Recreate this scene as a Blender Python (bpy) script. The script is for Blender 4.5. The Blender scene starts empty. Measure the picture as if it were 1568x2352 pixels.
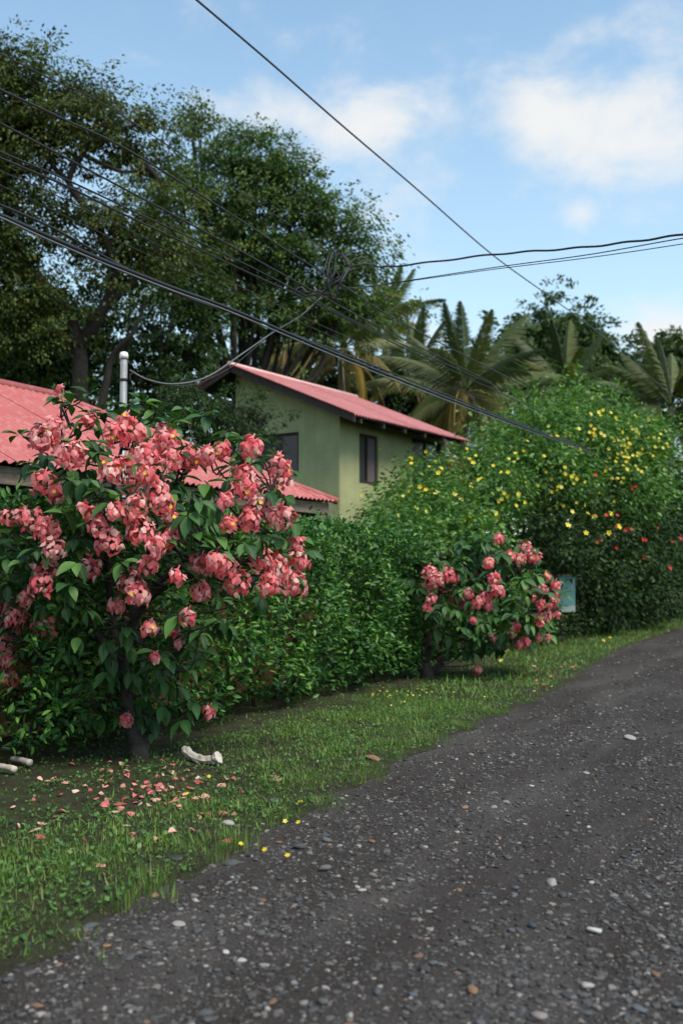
import bpy, math, random
import numpy as np
from mathutils import Matrix, Vector

rng = np.random.default_rng(11)
random.seed(5)
scene = bpy.context.scene
COL = scene.collection
R = math.radians

# ------------------------------------------------------------------ camera, world, sun, exposure
CAMZ = 1.6
FPX, CX, CY, HOR = 2352 * 35 / 36, 784.0, 1176.0, 1300.0
TILT = math.atan((HOR - CY) / FPX)
cd = bpy.data.cameras.new('camera')
cd.sensor_fit = 'VERTICAL'; cd.sensor_height = 36; cd.sensor_width = 24; cd.lens = 35
cd.clip_start = 0.05; cd.clip_end = 3000
cd.dof.use_dof = True; cd.dof.focus_distance = 7.7; cd.dof.aperture_fstop = 1.7
cam = bpy.data.objects.new('camera', cd); COL.objects.link(cam)
cam.location = (0, 0, CAMZ); cam.rotation_euler = (math.pi / 2 + TILT, 0, 0)
scene.camera = cam

SUN_EL, SUN_AZ = R(55), R(137)        # azimuth clockwise from +Y
world = bpy.data.worlds.new('World'); scene.world = world; world.use_nodes = True
nt = world.node_tree; nt.nodes.clear()
def wn(t, **k):
    n = nt.nodes.new(t)
    for a, v in k.items(): setattr(n, a, v)
    return n
def wm(op, a, b=None, c=None):
    n = wn('ShaderNodeMath', operation=op)
    for i, v in enumerate((a, b, c)):
        if v is None: continue
        if isinstance(v, (int, float)): n.inputs[i].default_value = v
        else: nt.links.new(v, n.inputs[i])
    return n.outputs[0]
sky = wn('ShaderNodeTexSky', sky_type='NISHITA')
sky.sun_disc = False; sky.sun_elevation = SUN_EL; sky.sun_rotation = SUN_AZ
sky.air_density = 1.0; sky.dust_density = 0.6; sky.ozone_density = 0.35
tc = wn('ShaderNodeTexCoord')
sep = wn('ShaderNodeSeparateXYZ'); nt.links.new(tc.outputs['Generated'], sep.inputs[0])
az = wm('ARCTAN2', sep.outputs[0], sep.outputs[1])
el = wm('ARCSINE', sep.outputs[2])
comb = wn('ShaderNodeCombineXYZ')
nt.links.new(wm('MULTIPLY', az, 1.0), comb.inputs[0]); nt.links.new(wm('MULTIPLY', el, 1.7), comb.inputs[1])
noi = wn('ShaderNodeTexNoise'); noi.inputs['Scale'].default_value = 11.0; noi.inputs['Detail'].default_value = 7
noi.inputs['Roughness'].default_value = 0.6; noi.inputs['Distortion'].default_value = 0.25
nt.links.new(comb.outputs[0], noi.inputs['Vector'])
def dir_of(x, y):
    xc, zc = (x - CX) / FPX, (CY - y) / FPX
    v = Vector((xc, math.cos(TILT) - math.sin(TILT) * zc, math.sin(TILT) + math.cos(TILT) * zc)).normalized()
    return math.atan2(v.x, v.y), math.asin(v.z)
tot = None
for (px, py, wx, wy, amp) in ((1235, 265, 120, 75, .62), (1420, 290, 190, 95, .64), (850, 280, 200, 85, .60), (640, 260, 140, 55, .48),
                              (890, 500, 110, 50, .34), (1335, 490, 45, 30, .30), (1320, 90, 60, 30, .22), (1530, 120, 70, 60, .34),
                              (1510, 20, 90, 40, .3), (1530, 775, 110, 55, .75), (1500, 400, 120, 60, .35), (960, 420, 80, 40, .2), (950, 770, 120, 40, .4)):
    a0, e0 = dir_of(px, py)
    u = wm('DIVIDE', wm('SUBTRACT', az, a0), wx / FPX); v = wm('DIVIDE', wm('SUBTRACT', el, e0), wy / FPX)
    g = wm('MULTIPLY', wm('EXPONENT', wm('MULTIPLY', wm('ADD', wm('MULTIPLY', u, u), wm('MULTIPLY', v, v)), -0.8)), amp)
    tot = g if tot is None else wm('ADD', tot, g)
dens = wm('ADD', wm('MULTIPLY', noi.outputs['Fac'], 1.35), wm('MULTIPLY', tot, 0.8))
mr = wn('ShaderNodeMapRange'); mr.interpolation_type = 'SMOOTHSTEP'
mr.inputs['From Min'].default_value = 0.70; mr.inputs['From Max'].default_value = 1.45
nt.links.new(dens, mr.inputs['Value'])
# thin white veil that thickens towards the horizon
veil = wm('MULTIPLY', wm('POWER', wm('SUBTRACT', 1.0, wm('MINIMUM', wm('MAXIMUM', wm('MULTIPLY', sep.outputs[2], 1.55), 0.0), 1.0)), 1.6), 0.62)
mv = wn('ShaderNodeMix', data_type='RGBA'); nt.links.new(veil, mv.inputs['Factor'])
tn = wn('ShaderNodeMix', data_type='RGBA', blend_type='MULTIPLY'); tn.inputs['Factor'].default_value = 1; tn.inputs['B'].default_value = (.96, 1.06, .97, 1); nt.links.new(sky.outputs[0], tn.inputs['A']); nt.links.new(tn.outputs['Result'], mv.inputs['A']); mv.inputs['B'].default_value = (2.95, 3.42, 3.45, 1)
mx = wn('ShaderNodeMix', data_type='RGBA')
nt.links.new(wm('MULTIPLY', mr.outputs[0], 0.92), mx.inputs['Factor'])
nt.links.new(mv.outputs['Result'], mx.inputs['A']); mx.inputs['B'].default_value = (3.55, 3.55, 3.5, 1)
bg = wn('ShaderNodeBackground'); bg.inputs['Strength'].default_value = 0.13
nt.links.new(mx.outputs['Result'], bg.inputs['Color'])
nt.links.new(bg.outputs[0], wn('ShaderNodeOutputWorld').inputs[0])

sd = bpy.data.lights.new('sun', 'SUN'); sd.energy = 2.3; sd.angle = R(24); sd.color = (1.0, 0.93, 0.82)
sun = bpy.data.objects.new('sun', sd); COL.objects.link(sun); sun.location = (20, -10, 40)
sdir = Vector((math.sin(SUN_AZ) * math.cos(SUN_EL), math.cos(SUN_AZ) * math.cos(SUN_EL), math.sin(SUN_EL)))
sun.rotation_euler = sdir.to_track_quat('Z', 'Y').to_euler()

vs = scene.view_settings
scene.display_settings.display_device = 'sRGB'
vs.view_transform = 'Standard'; vs.look = 'None'; vs.exposure = 1.0; vs.gamma = 1.0
try: vs.use_curve_mapping = False
except Exception: pass
cy = scene.cycles
cy.max_bounces = 6; cy.diffuse_bounces = 3; cy.glossy_bounces = 3; cy.transmission_bounces = 4
cy.caustics_reflective = False; cy.caustics_refractive = False

# ------------------------------------------------------------------ place helpers
def ray(x, y):
    xc, zc = (x - CX) / FPX, (CY - y) / FPX
    Y = math.cos(TILT) - math.sin(TILT) * zc
    return xc / Y, (math.sin(TILT) + math.cos(TILT) * zc) / Y
def P(x, y, d):
    rx, rz = ray(x, y); return np.array((rx * d, d, CAMZ + rz * d))
RU = np.array((math.sin(R(28)), math.cos(R(28)))); RN = np.array((-RU[1], RU[0]))   # along the road, and to its left
def SN(s, n, z=0.0): return np.array((s * RU[0] + n * RN[0], s * RU[1] + n * RN[1], z))
def on_plane(x, y, n0):
    rx, rz = ray(x, y); d = n0 / (rx * RN[0] + RN[1]); return np.array((rx * d, d, CAMZ + rz * d))
def on_ground(x, y, z0=0.0):
    rx, rz = ray(x, y); d = (z0 - CAMZ) / rz; return np.array((rx * d, d, z0))
def to_sn(p): return float(p[0] * RU[0] + p[1] * RU[1]), float(p[0] * RN[0] + p[1] * RN[1])
def edge(s): return np.interp(s, (-30, 2.5, 4, 6, 9, 12.4, 16, 19.5, 27, 200), (2.7, 2.98, 3.14, 3.3, 3.55, 3.6, 4.0, 4.35, 4.4, 4.4))
def wob(x, y): return np.sin(x * 3.1 + 1.3 * np.sin(y * 2.3)) * .5 + np.sin(y * 4.7 + x * 1.9) * .3 + np.sin(x * 9.1 - y * 7.3) * .2
def gz(s, n):     # height of the ground
    e = edge(s); v = np.clip((n - e) / 0.5, 0, 1); v = v * v * (3 - 2 * v)
    road = 0.012 * wob(s * .5, n * .8)
    rut = -0.018 * np.exp(-((n - 2.0) / .45) ** 2) - 0.014 * np.exp(-((n - .1) / .45) ** 2)
    return (1 - v) * (road + rut) + v * (0.035 + 0.018 * wob(s * .7, n * 1.3))
def gp(x, y): s, n = to_sn((x, y)); return float(gz(s, n))
def ground_at(px, py):
    p = on_ground(px, py, 0.03); p[2] = gp(p[0], p[1]); return p

# ------------------------------------------------------------------ materials
def newmat(name):
    m = bpy.data.materials.new(name); m.use_nodes = True
    t = m.node_tree; t.nodes.clear()
    out = t.nodes.new('ShaderNodeOutputMaterial'); return m, t, out
def node(t, k, **kw):
    n = t.nodes.new(k)
    for a, v in kw.items(): setattr(n, a, v)
    return n
def ramp(t, fac, stops):
    r = t.nodes.new('ShaderNodeValToRGB'); e = r.color_ramp.elements
    while len(e) < len(stops): e.new(0.5)
    for i, (p, c) in enumerate(stops): e[i].position = p; e[i].color = (*c, 1)
    t.links.new(fac, r.inputs[0]); return r.outputs[0]
def mth(t, op, a, b=None):
    n = t.nodes.new('ShaderNodeMath'); n.operation = op
    for i, v in enumerate((a, b)):
        if v is None: continue
        if isinstance(v, (int, float)): n.inputs[i].default_value = v
        else: t.links.new(v, n.inputs[i])
    return n.outputs[0]
def mixc(t, f, a, b, blend='MIX'):
    n = t.nodes.new('ShaderNodeMix'); n.data_type = 'RGBA'; n.blend_type = blend
    for k, v in (('Factor', f), ('A', a), ('B', b)):
        if isinstance(v, (int, float)): n.inputs[k].default_value = v
        elif isinstance(v, tuple): n.inputs[k].default_value = (*v, 1)
        else: t.links.new(v, n.inputs[k])
    return n.outputs['Result']
def noise(t, scale, detail=4, rough=.55, coord='Object', stretch=None):
    c = t.nodes.new('ShaderNodeTexCoord'); n = t.nodes.new('ShaderNodeTexNoise')
    n.inputs['Scale'].default_value = scale; n.inputs['Detail'].default_value = detail; n.inputs['Roughness'].default_value = rough
    src = c.outputs[coord]
    if stretch:
        mp = t.nodes.new('ShaderNodeMapping'); mp.inputs['Scale'].default_value = stretch
        t.links.new(src, mp.inputs[0]); src = mp.outputs[0]
    t.links.new(src, n.inputs['Vector']); return n.outputs['Fac']
def bump(t, h, strength, dist=.02):
    b = t.nodes.new('ShaderNodeBump'); b.inputs['Strength'].default_value = strength; b.inputs['Distance'].default_value = dist
    t.links.new(h, b.inputs['Height']); return b.outputs[0]
def bsdf(t, out, col, rough=.6, spec=.4, normal=None, metal=0.0):
    b = t.nodes.new('ShaderNodeBsdfPrincipled')
    if isinstance(col, tuple): b.inputs['Base Color'].default_value = (*col, 1)
    else: t.links.new(col, b.inputs['Base Color'])
    if isinstance(rough, (int, float)): b.inputs['Roughness'].default_value = rough
    else: t.links.new(rough, b.inputs['Roughness'])
    b.inputs['Specular IOR Level'].default_value = spec; b.inputs['Metallic'].default_value = metal
    if normal is not None: t.links.new(normal, b.inputs['Normal'])
    if out is not None: t.links.new(b.outputs[0], out.inputs[0])
    return b
def leaf_mat(name, stops, rough=.45, trans=.25, spec=.35, veins=0.0, rib=None, tcol=(1.25, 1.3, .6)):
    m, t, out = newmat(name)
    at = node(t, 'ShaderNodeAttribute', attribute_name='rnd'); oi = node(t, 'ShaderNodeObjectInfo')
    f = mth(t, 'FRACT', mth(t, 'ADD', at.outputs['Fac'], oi.outputs['Random']))
    c = ramp(t, f, stops); nrm = None
    if veins or rib:
        uv = node(t, 'ShaderNodeUVMap'); sx = node(t, 'ShaderNodeSeparateXYZ'); t.links.new(uv.outputs[0], sx.inputs[0])
        ax = mth(t, 'ABSOLUTE', mth(t, 'SUBTRACT', sx.outputs[0], .5))
        w = mth(t, 'SINE', mth(t, 'MULTIPLY', mth(t, 'SUBTRACT', sx.outputs[1], mth(t, 'MULTIPLY', ax, .7)), 62.0))
        if veins:
            nrm = bump(t, w, veins, .003)
            c = mixc(t, mth(t, 'MULTIPLY', mth(t, 'GREATER_THAN', w, .55), .16), c, (0.0, 0.0, 0.0))
        if rib:
            c = mixc(t, mth(t, 'MULTIPLY', mth(t, 'LESS_THAN', ax, .035), .55), c, rib)
    b = bsdf(t, None, c, rough, spec, nrm)
    tr = node(t, 'ShaderNodeBsdfTranslucent')
    t.links.new(mixc(t, 1.0, c, tcol, 'MULTIPLY'), tr.inputs[0])
    mx = node(t, 'ShaderNodeMixShader'); mx.inputs[0].default_value = trans
    t.links.new(b.outputs[0], mx.inputs[1]); t.links.new(tr.outputs[0], mx.inputs[2]); t.links.new(mx.outputs[0], out.inputs[0])
    return m
def plain(name, col, rough=.6, var=.35, scale=8, bmp=0.0, bscale=30, spec=.4, metal=0, stretch=None, col2=None):
    m, t, out = newmat(name)
    f = noise(t, scale, 5, .6, stretch=stretch)
    c2 = col2 or tuple(v * (1 - var) for v in col)
    c = ramp(t, f, ((.32, c2), (.66, col)))
    nm = bump(t, noise(t, bscale, 5, .6, stretch=stretch), bmp) if bmp else None
    bsdf(t, out, c, rough, spec, nm, metal); return m

M = {}
M['muss_leaf'] = leaf_mat('mussaenda_leaf', ((0, (.014, .05, .015)), (.35, (.03, .09, .022)), (.75, (.055, .145, .035)), (1, (.1, .21, .04))), .42, .22, .35, .35, (.10, .19, .07))
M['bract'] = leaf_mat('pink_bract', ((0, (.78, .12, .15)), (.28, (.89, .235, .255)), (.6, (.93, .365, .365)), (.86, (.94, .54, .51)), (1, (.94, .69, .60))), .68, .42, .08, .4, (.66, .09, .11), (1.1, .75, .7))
M['bract_old'] = leaf_mat('fallen_bract', ((0, (.45, .09, .09)), (.4, (.66, .2, .19)), (.7, (.72, .36, .27)), (1, (.75, .55, .45))), .7, .15, .2, .4, None, (1, .8, .8))
M['floret'] = plain('yellow_floret', (.85, .5, .02), .6, .2)
M['hedge_leaf'] = leaf_mat('hedge_leaf', ((0, (.012, .05, .013)), (.35, (.03, .105, .022)), (.75, (.075, .19, .034)), (1, (.15, .3, .05))), .42, .22, .32)
M['bush_leaf'] = leaf_mat('bush_leaf', ((0, (.02, .068, .016)), (.4, (.055, .145, .028)), (.8, (.12, .24, .042)), (1, (.19, .33, .06))), .48, .3, .3)
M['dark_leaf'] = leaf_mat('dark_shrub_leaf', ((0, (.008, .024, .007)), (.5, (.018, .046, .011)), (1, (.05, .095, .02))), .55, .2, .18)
M['tree_leaf'] = leaf_mat('tree_leaf', ((0, (.018, .048, .014)), (.4, (.04, .092, .02)), (.8, (.085, .145, .026)), (.97, (.14, .19, .035)), (1, (.2, .14, .03))), .55, .3, .2)
M['olive_leaf'] = leaf_mat('olive_tree_leaf', ((0, (.018, .036, .009)), (.4, (.044, .07, .015)), (.85, (.082, .108, .022)), (1, (.14, .135, .03))), .55, .3, .2)
M['pale_leaf'] = leaf_mat('pale_tree_leaf', ((0, (.06, .09, .02)), (.6, (.12, .15, .035)), (1, (.22, .2, .05))), .5, .35, .3)
M['far_leaf'] = leaf_mat('far_tree_leaf', ((0, (.02, .045, .015)), (.5, (.05, .09, .025)), (1, (.095, .14, .035))), .55, .25, .2)
M['palm_leaf'] = leaf_mat('palm_leaflet', ((0, (.04, .06, .02)), (.5, (.085, .11, .035)), (1, (.16, .17, .055))), .5, .3, .25)
M['palm_yellow'] = leaf_mat('ageing_palm_leaflet', ((0, (.10, .10, .03)), (.5, (.2, .16, .04)), (1, (.32, .23, .06))), .45, .25, .4)
M['grass'] = leaf_mat('grass_blade', ((0, (.05, .105, .02)), (.4, (.095, .19, .034)), (.8, (.155, .26, .05)), (.93, (.22, .29, .07)), (1, (.3, .24, .11))), .5, .3, .3)
M['weed'] = leaf_mat('ground_weed', ((0, (.025, .075, .02)), (.5, (.06, .15, .034)), (1, (.12, .23, .05))), .5, .25, .3)
M['yellow'] = leaf_mat('yellow_flower', ((0, (.78, .55, .02)), (.6, (.86, .7, .05)), (1, (.9, .78, .18))), .5, .3, .3, tcol=(1, 1, .6))
M['red'] = leaf_mat('red_hibiscus_petal', ((0, (.5, .02, .015)), (1, (.72, .05, .03))), .5, .25, .3, tcol=(1, .5, .5))
M['bark'] = plain('dark_bark', (.04, .031, .025), .9, .6, 14, .8, 40)
M['bark2'] = plain('brown_bark', (.12, .09, .065), .9, .5, 8, .8, 30)
M['palm_bark'] = plain('palm_trunk', (.24, .18, .14), .9, .4, 6, .6, 20, stretch=(1, 1, 4))
M['green_wall'] = None
def stucco():
    m, t, out = newmat('sage_green_stucco')
    big = noise(t, 1.1, 5, .6); fine = noise(t, 22, 6, .7)
    c = ramp(t, big, ((.3, (.33, .345, .165)), (.7, (.46, .46, .235))))
    st = noise(t, 3, 4, .6, stretch=(2.5, 2.5, .25))
    c = mixc(t, mth(t, 'MULTIPLY', mth(t, 'SUBTRACT', 1.0, st), .5), c, (.14, .16, .09))
    bsdf(t, out, c, .9, .2, bump(t, fine, .9, .03)); return m
M['green_wall'] = stucco()
def roofmat(name, a, b):
    m, t, out = newmat(name)
    f = noise(t, 1.3, 6, .65); g = noise(t, 24, 4, .6); s = noise(t, 2.0, 3, .6, stretch=(4, 4, .5))
    c = ramp(t, f, ((.3, a), (.7, b)))
    c = mixc(t, mth(t, 'MULTIPLY', mth(t, 'GREATER_THAN', g, .63), .4), c, (.24, .12, .10))
    c = mixc(t, mth(t, 'MULTIPLY', mth(t, 'GREATER_THAN', s, .55), .16), c, (.62, .36, .33))
    bsdf(t, out, c, .5, .35, bump(t, g, .15, .01)); return m
M['roof'] = roofmat('salmon_red_painted_sheet', (.36, .085, .078), (.43, .125, .115))
M['roof2'] = roofmat('faded_pink_red_sheet', (.33, .10, .098), (.40, .15, .143))
M['cap'] = roofmat('pale_pink_ridge_cap', (.60, .33, .31), (.66, .42, .4))
M['fascia'] = plain('weathered_grey_brown_board', (.23, .17, .125), .85, .45, 5, .5, 18, stretch=(.6, .6, 6))
M['darkwood'] = plain('dark_brown_timber', (.045, .03, .025), .8, .4, 6, .3, 20)
M['ochre'] = plain('ochre_orange_render', (.27, .125, .06), .9, .4, 2.2, .4, 25)
M['cream'] = plain('dull_cream_render', (.24, .2, .15), .9, .35, 1.5, .3, 25)
M['curtain'] = plain('grey_brown_curtain', (.17, .14, .13), .9, .4, 20, .4, 30, stretch=(9, 9, .2))
M['galv'] = plain('galvanised_pipe', (.3, .31, .31), .5, .25, 9, .1, 20, metal=.35)
M['whitecap'] = plain('white_plastic', (.8, .8, .78), .5, .08)
M['cable'] = plain('black_cable_sheath', (.02, .021, .024), .5, .3, 5)
M['cable_mid'] = plain('weathered_cable_sheath', (.06, .07, .075), .5, .3, 5)
M['cable_grey'] = plain('grey_cable_sheath', (.12, .13, .14), .55, .3, 5)
M['deadwood'] = plain('bleached_wood', (.52, .46, .38), .8, .5, 9, .5, 30)
def glassmat():
    m, t, out = newmat('dark_window_pane'); bsdf(t, out, (.012, .011, .010), .3, .3); return m
M['pane'] = glassmat()
def signmat():
    m, t, out = newmat('teal_painted_board')
    tcx = node(t, 'ShaderNodeTexCoord'); sx = node(t, 'ShaderNodeSeparateXYZ'); t.links.new(tcx.outputs['Object'], sx.inputs[0])
    n1 = noise(t, 7, 4, .6)
    hgt = mth(t, 'ADD', sx.outputs[2], mth(t, 'MULTIPLY', n1, .22))
    c = ramp(t, noise(t, 5, 5, .6), ((.3, (.10, .23, .22)), (.7, (.16, .31, .29))))
    c = mixc(t, mth(t, 'LESS_THAN', hgt, -.13), c, (.32, .36, .32))
    bsdf(t, out, c, .6, .3); return m
M['sign'] = signmat()
def stone_mat(name, stops, rough=.75):
    m, t, out = newmat(name)
    at = node(t, 'ShaderNodeAttribute', attribute_name='rnd'); oi = node(t, 'ShaderNodeObjectInfo')
    c = ramp(t, mth(t, 'FRACT', mth(t, 'ADD', at.outputs['Fac'], oi.outputs['Random'])), stops)
    c = mixc(t, .35, c, ramp(t, noise(t, 60, 4, .6, 'Object'), ((.3, (.02, .02, .02)), (.7, (.3, .3, .3)))), 'OVERLAY')
    bsdf(t, out, c, rough, .3); return m
M['gravel'] = stone_mat('mixed_gravel', ((0, (.028, .025, .023)), (.35, (.054, .049, .046)), (.62, (.076, .074, .073)), (.82, (.11, .102, .095)), (.94, (.165, .148, .135)), (.99, (.32, .29, .265)), (1, (.17, .10, .07))))
M['st_grey'] = stone_mat('grey_stone', ((0, (.045, .045, .046)), (.6, (.08, .08, .08)), (1, (.13, .126, .122))))
M['st_blue'] = stone_mat('blue_grey_stone', ((0, (.048, .054, .059)), (1, (.10, .11, .12))))
M['st_pale'] = stone_mat('pale_stone', ((0, (.22, .19, .17)), (1, (.38, .35, .33))))
M['st_brown'] = stone_mat('brown_stone', ((0, (.15, .085, .05)), (1, (.28, .16, .09))))
M['st_white'] = stone_mat('white_stone', ((0, (.42, .40, .38)), (1, (.52, .5, .48))))
def groundmat(name, kind):
    m, t, out = newmat(name)
    big = noise(t, .9, 6, .6)
    tc_ = t.nodes.new('ShaderNodeTexCoord'); m1 = t.nodes.new('ShaderNodeMapping'); m1.inputs['Rotation'].default_value = (0, 0, R(28)); t.links.new(tc_.outputs['Object'], m1.inputs[0])
    m2 = t.nodes.new('ShaderNodeMapping'); m2.inputs['Scale'].default_value = (1.5, .38, 1); t.links.new(m1.outputs[0], m2.inputs[0]); trk = t.nodes.new('ShaderNodeTexNoise'); trk.inputs['Scale'].default_value = 1.3; trk.inputs['Detail'].default_value = 6; trk.inputs['Roughness'].default_value = .62; t.links.new(m2.outputs[0], trk.inputs['Vector']); trk = trk.outputs['Fac']
    mid = noise(t, 5, 6, .65); fine = noise(t, 70, 5, .7); grit = noise(t, 190, 2, .6)
    if kind == 'road':
        c = ramp(t, trk, ((.36, (.022, .016, .012)), (.5, (.040, .033, .029)), (.64, (.074, .066, .060))))
        c = mixc(t, mth(t, 'MULTIPLY', fine, .55), c, ramp(t, fine, ((.35, (.016, .013, .011)), (.7, (.082, .073, .067)))))
        c = mixc(t, mth(t, 'GREATER_THAN', grit, .62), c, (.11, .102, .096)); c = mixc(t, mth(t, 'LESS_THAN', grit, .38), c, (.018, .015, .013))
        nm = bump(t, mth(t, 'ADD', mth(t, 'MULTIPLY', mid, .6), mth(t, 'MULTIPLY', fine, .5)), .9, .03)
    elif kind == 'verge':
        c = ramp(t, mid, ((.36, (.03, .024, .016)), (.52, (.04, .044, .018)), (.72, (.048, .08, .024))))
        c = mixc(t, mth(t, 'GREATER_THAN', grit, .62), c, (.11, .095, .075)); nm = bump(t, mth(t, 'ADD', fine, mid), 1.0, .03)
    else:
        c = ramp(t, big, ((.3, (.022, .03, .013)), (.7, (.035, .055, .02))))
        nm = bump(t, mid, .8, .05)
    bsdf(t, out, c, .95, .15, nm); return m
M['road'] = groundmat('dark_gravel_dirt', 'road'); M['verge'] = groundmat('mossy_verge_soil', 'verge'); M['ground'] = groundmat('green_ground', 'ground')

# ------------------------------------------------------------------ mesh helpers
def mesh_np(name, V, F, mat, uv=None, rnd=None, smooth=True):
    """V (n,3); F list of (k,m) index arrays; uv (n,2); rnd (n,)"""
    me = bpy.data.meshes.new(name); V = np.asarray(V, np.float32)
    if not isinstance(F, list): F = [F]
    F = [np.asarray(f, np.int32) for f in F if len(f)]
    loops = np.concatenate([f.ravel() for f in F]); starts = []; o = 0
    for f in F:
        starts.append(o + np.arange(len(f)) * f.shape[1]); o += f.size
    starts = np.concatenate(starts).astype(np.int32)
    me.vertices.add(len(V)); me.vertices.foreach_set('co', V.ravel())
    me.loops.add(len(loops)); me.loops.foreach_set('vertex_index', loops)
    me.polygons.add(len(starts)); me.polygons.foreach_set('loop_start', starts)
    me.polygons.foreach_set('use_smooth', np.full(len(starts), smooth))
    me.update(calc_edges=True)
    if uv is not None:
        l = me.uv_layers.new(name='UVMap'); l.data.foreach_set('uv', np.asarray(uv, np.float32)[loops].ravel())
    if rnd is not None:
        a = me.attributes.new('rnd', 'FLOAT', 'POINT'); a.data.foreach_set('value', np.asarray(rnd, np.float32))
    if mat is not None: me.materials.append(mat)
    return me
def link(name, data, parent=None, loc=None, basis=None):
    o = bpy.data.objects.new(name, data); COL.objects.link(o)
    if parent is not None: o.parent = parent
    if basis is not None: o.matrix_basis = basis
    elif loc is not None: o.location = loc
    return o
def tag(o, label, cat, group=None, kind=None):
    if label: o['label'] = label
    if cat: o['category'] = cat
    if group: o['group'] = group
    if kind: o['kind'] = kind
    return o
def thing(name, loc, label, cat, group=None):
    o = link(name, None, loc=tuple(loc)); o.empty_display_size = .2; return tag(o, label, cat, group)
def part(name, me, root, kind=None):          # mesh given in world coordinates, root has location only
    o = link(name, me, root, loc=tuple(-Vector(root.location)))
    if kind: o['kind'] = kind
    return o
def unit(v): return v / np.maximum(np.linalg.norm(v, axis=-1, keepdims=True), 1e-9)
def frames(L, N):
    y = unit(L); z = N - (N * y).sum(-1, keepdims=True) * y; z = unit(z); x = np.cross(y, z)
    return np.stack((x, y, z), -1)
def scatter(tpl, Mx, loc, scl, rnd=None):
    tv, tf, tuv = tpl; n = len(loc)
    scl = np.asarray(scl, float)
    if scl.ndim == 1: scl = scl[:, None] * np.ones(3)
    pts = tv[None] * scl[:, None, :]
    V = np.einsum('nij,nvj->nvi', Mx, pts) + np.asarray(loc)[:, None, :]
    k = len(tv)
    F = [(f[None] + (np.arange(n) * k)[:, None, None]).reshape(-1, f.shape[1]) for f in tf]
    uv = np.tile(tuv, (n, 1)); r = np.repeat(rng.random(n) if rnd is None else rnd, k)
    return V.reshape(-1, 3), F, uv, r
def leaf_tpl(rows, width, fold=.12, droop=.15, pow_=.8, cup=0.0, cross=3):
    """leaf along +y from 0 to 1, normal +z"""
    vs, uv = [], []
    for i in range(rows + 1):
        t = i / rows; w = width * .5 * (math.sin(math.pi * min(1, max(0, t ** pow_)))) + (.004 if i in (0, rows) else 0)
        z = -droop * t * t
        for j in range(cross):
            a = -1 + 2 * j / (cross - 1)
            vs.append((a * w, t, z + fold * width * abs(a) * (w / (width * .5 + 1e-6)) - cup * (a * a) * w)); uv.append((.5 + a * .5, t))
    q = [(i * cross + j, i * cross + j + 1, (i + 1) * cross + j + 1, (i + 1) * cross + j) for i in range(rows) for j in range(cross - 1)]
    return np.array(vs), [np.array(q)], np.array(uv)
T_BIG = leaf_tpl(6, .50, .22, .22, .85)
T_MID = leaf_tpl(3, .44, .2, .15, .85)
T_BRACT = leaf_tpl(5, .86, -.30, .30, .74, cross=5)
T_SMALL = (np.array(((0, 0, 0), (.25, .45, .03), (0, 1, -.08), (-.25, .45, .03))), [np.array(((0, 1, 2), (0, 2, 3)))], np.array(((.5, 0), (1, .5), (.5, 1), (0, .5))))
T_CLOV = (T_SMALL[0] * np.array((1.5, 1, 1)), T_SMALL[1], T_SMALL[2])
T_BLADE = (np.array(((-.03, 0, 0), (.03, 0, 0), (-.024, .5, .03), (.024, .5, .03), (0, 1, .18))), [np.array(((0, 1, 3, 2),)), np.array(((2, 3, 4),))], np.array(((0, 0), (1, 0), (0, .5), (1, .5), (.5, 1))))
def catmull(pts, per=6):
    p = np.asarray(pts, float)
    if len(p) < 3: return np.array([p[0] + (p[-1] - p[0]) * t for t in np.linspace(0, 1, per + 1)])
    q = np.vstack((2 * p[0] - p[1], p, 2 * p[-1] - p[-2])); out = []
    for i in range(1, len(q) - 2):
        for k in range(per):
            t = k / per
            out.append(.5 * ((2 * q[i]) + (q[i + 1] - q[i - 1]) * t + (2 * q[i - 1] - 5 * q[i] + 4 * q[i + 1] - q[i + 2]) * t * t + (3 * q[i] - q[i - 1] - 3 * q[i + 1] + q[i + 2]) * t ** 3))
    out.append(p[-1]); return np.array(out)
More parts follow.
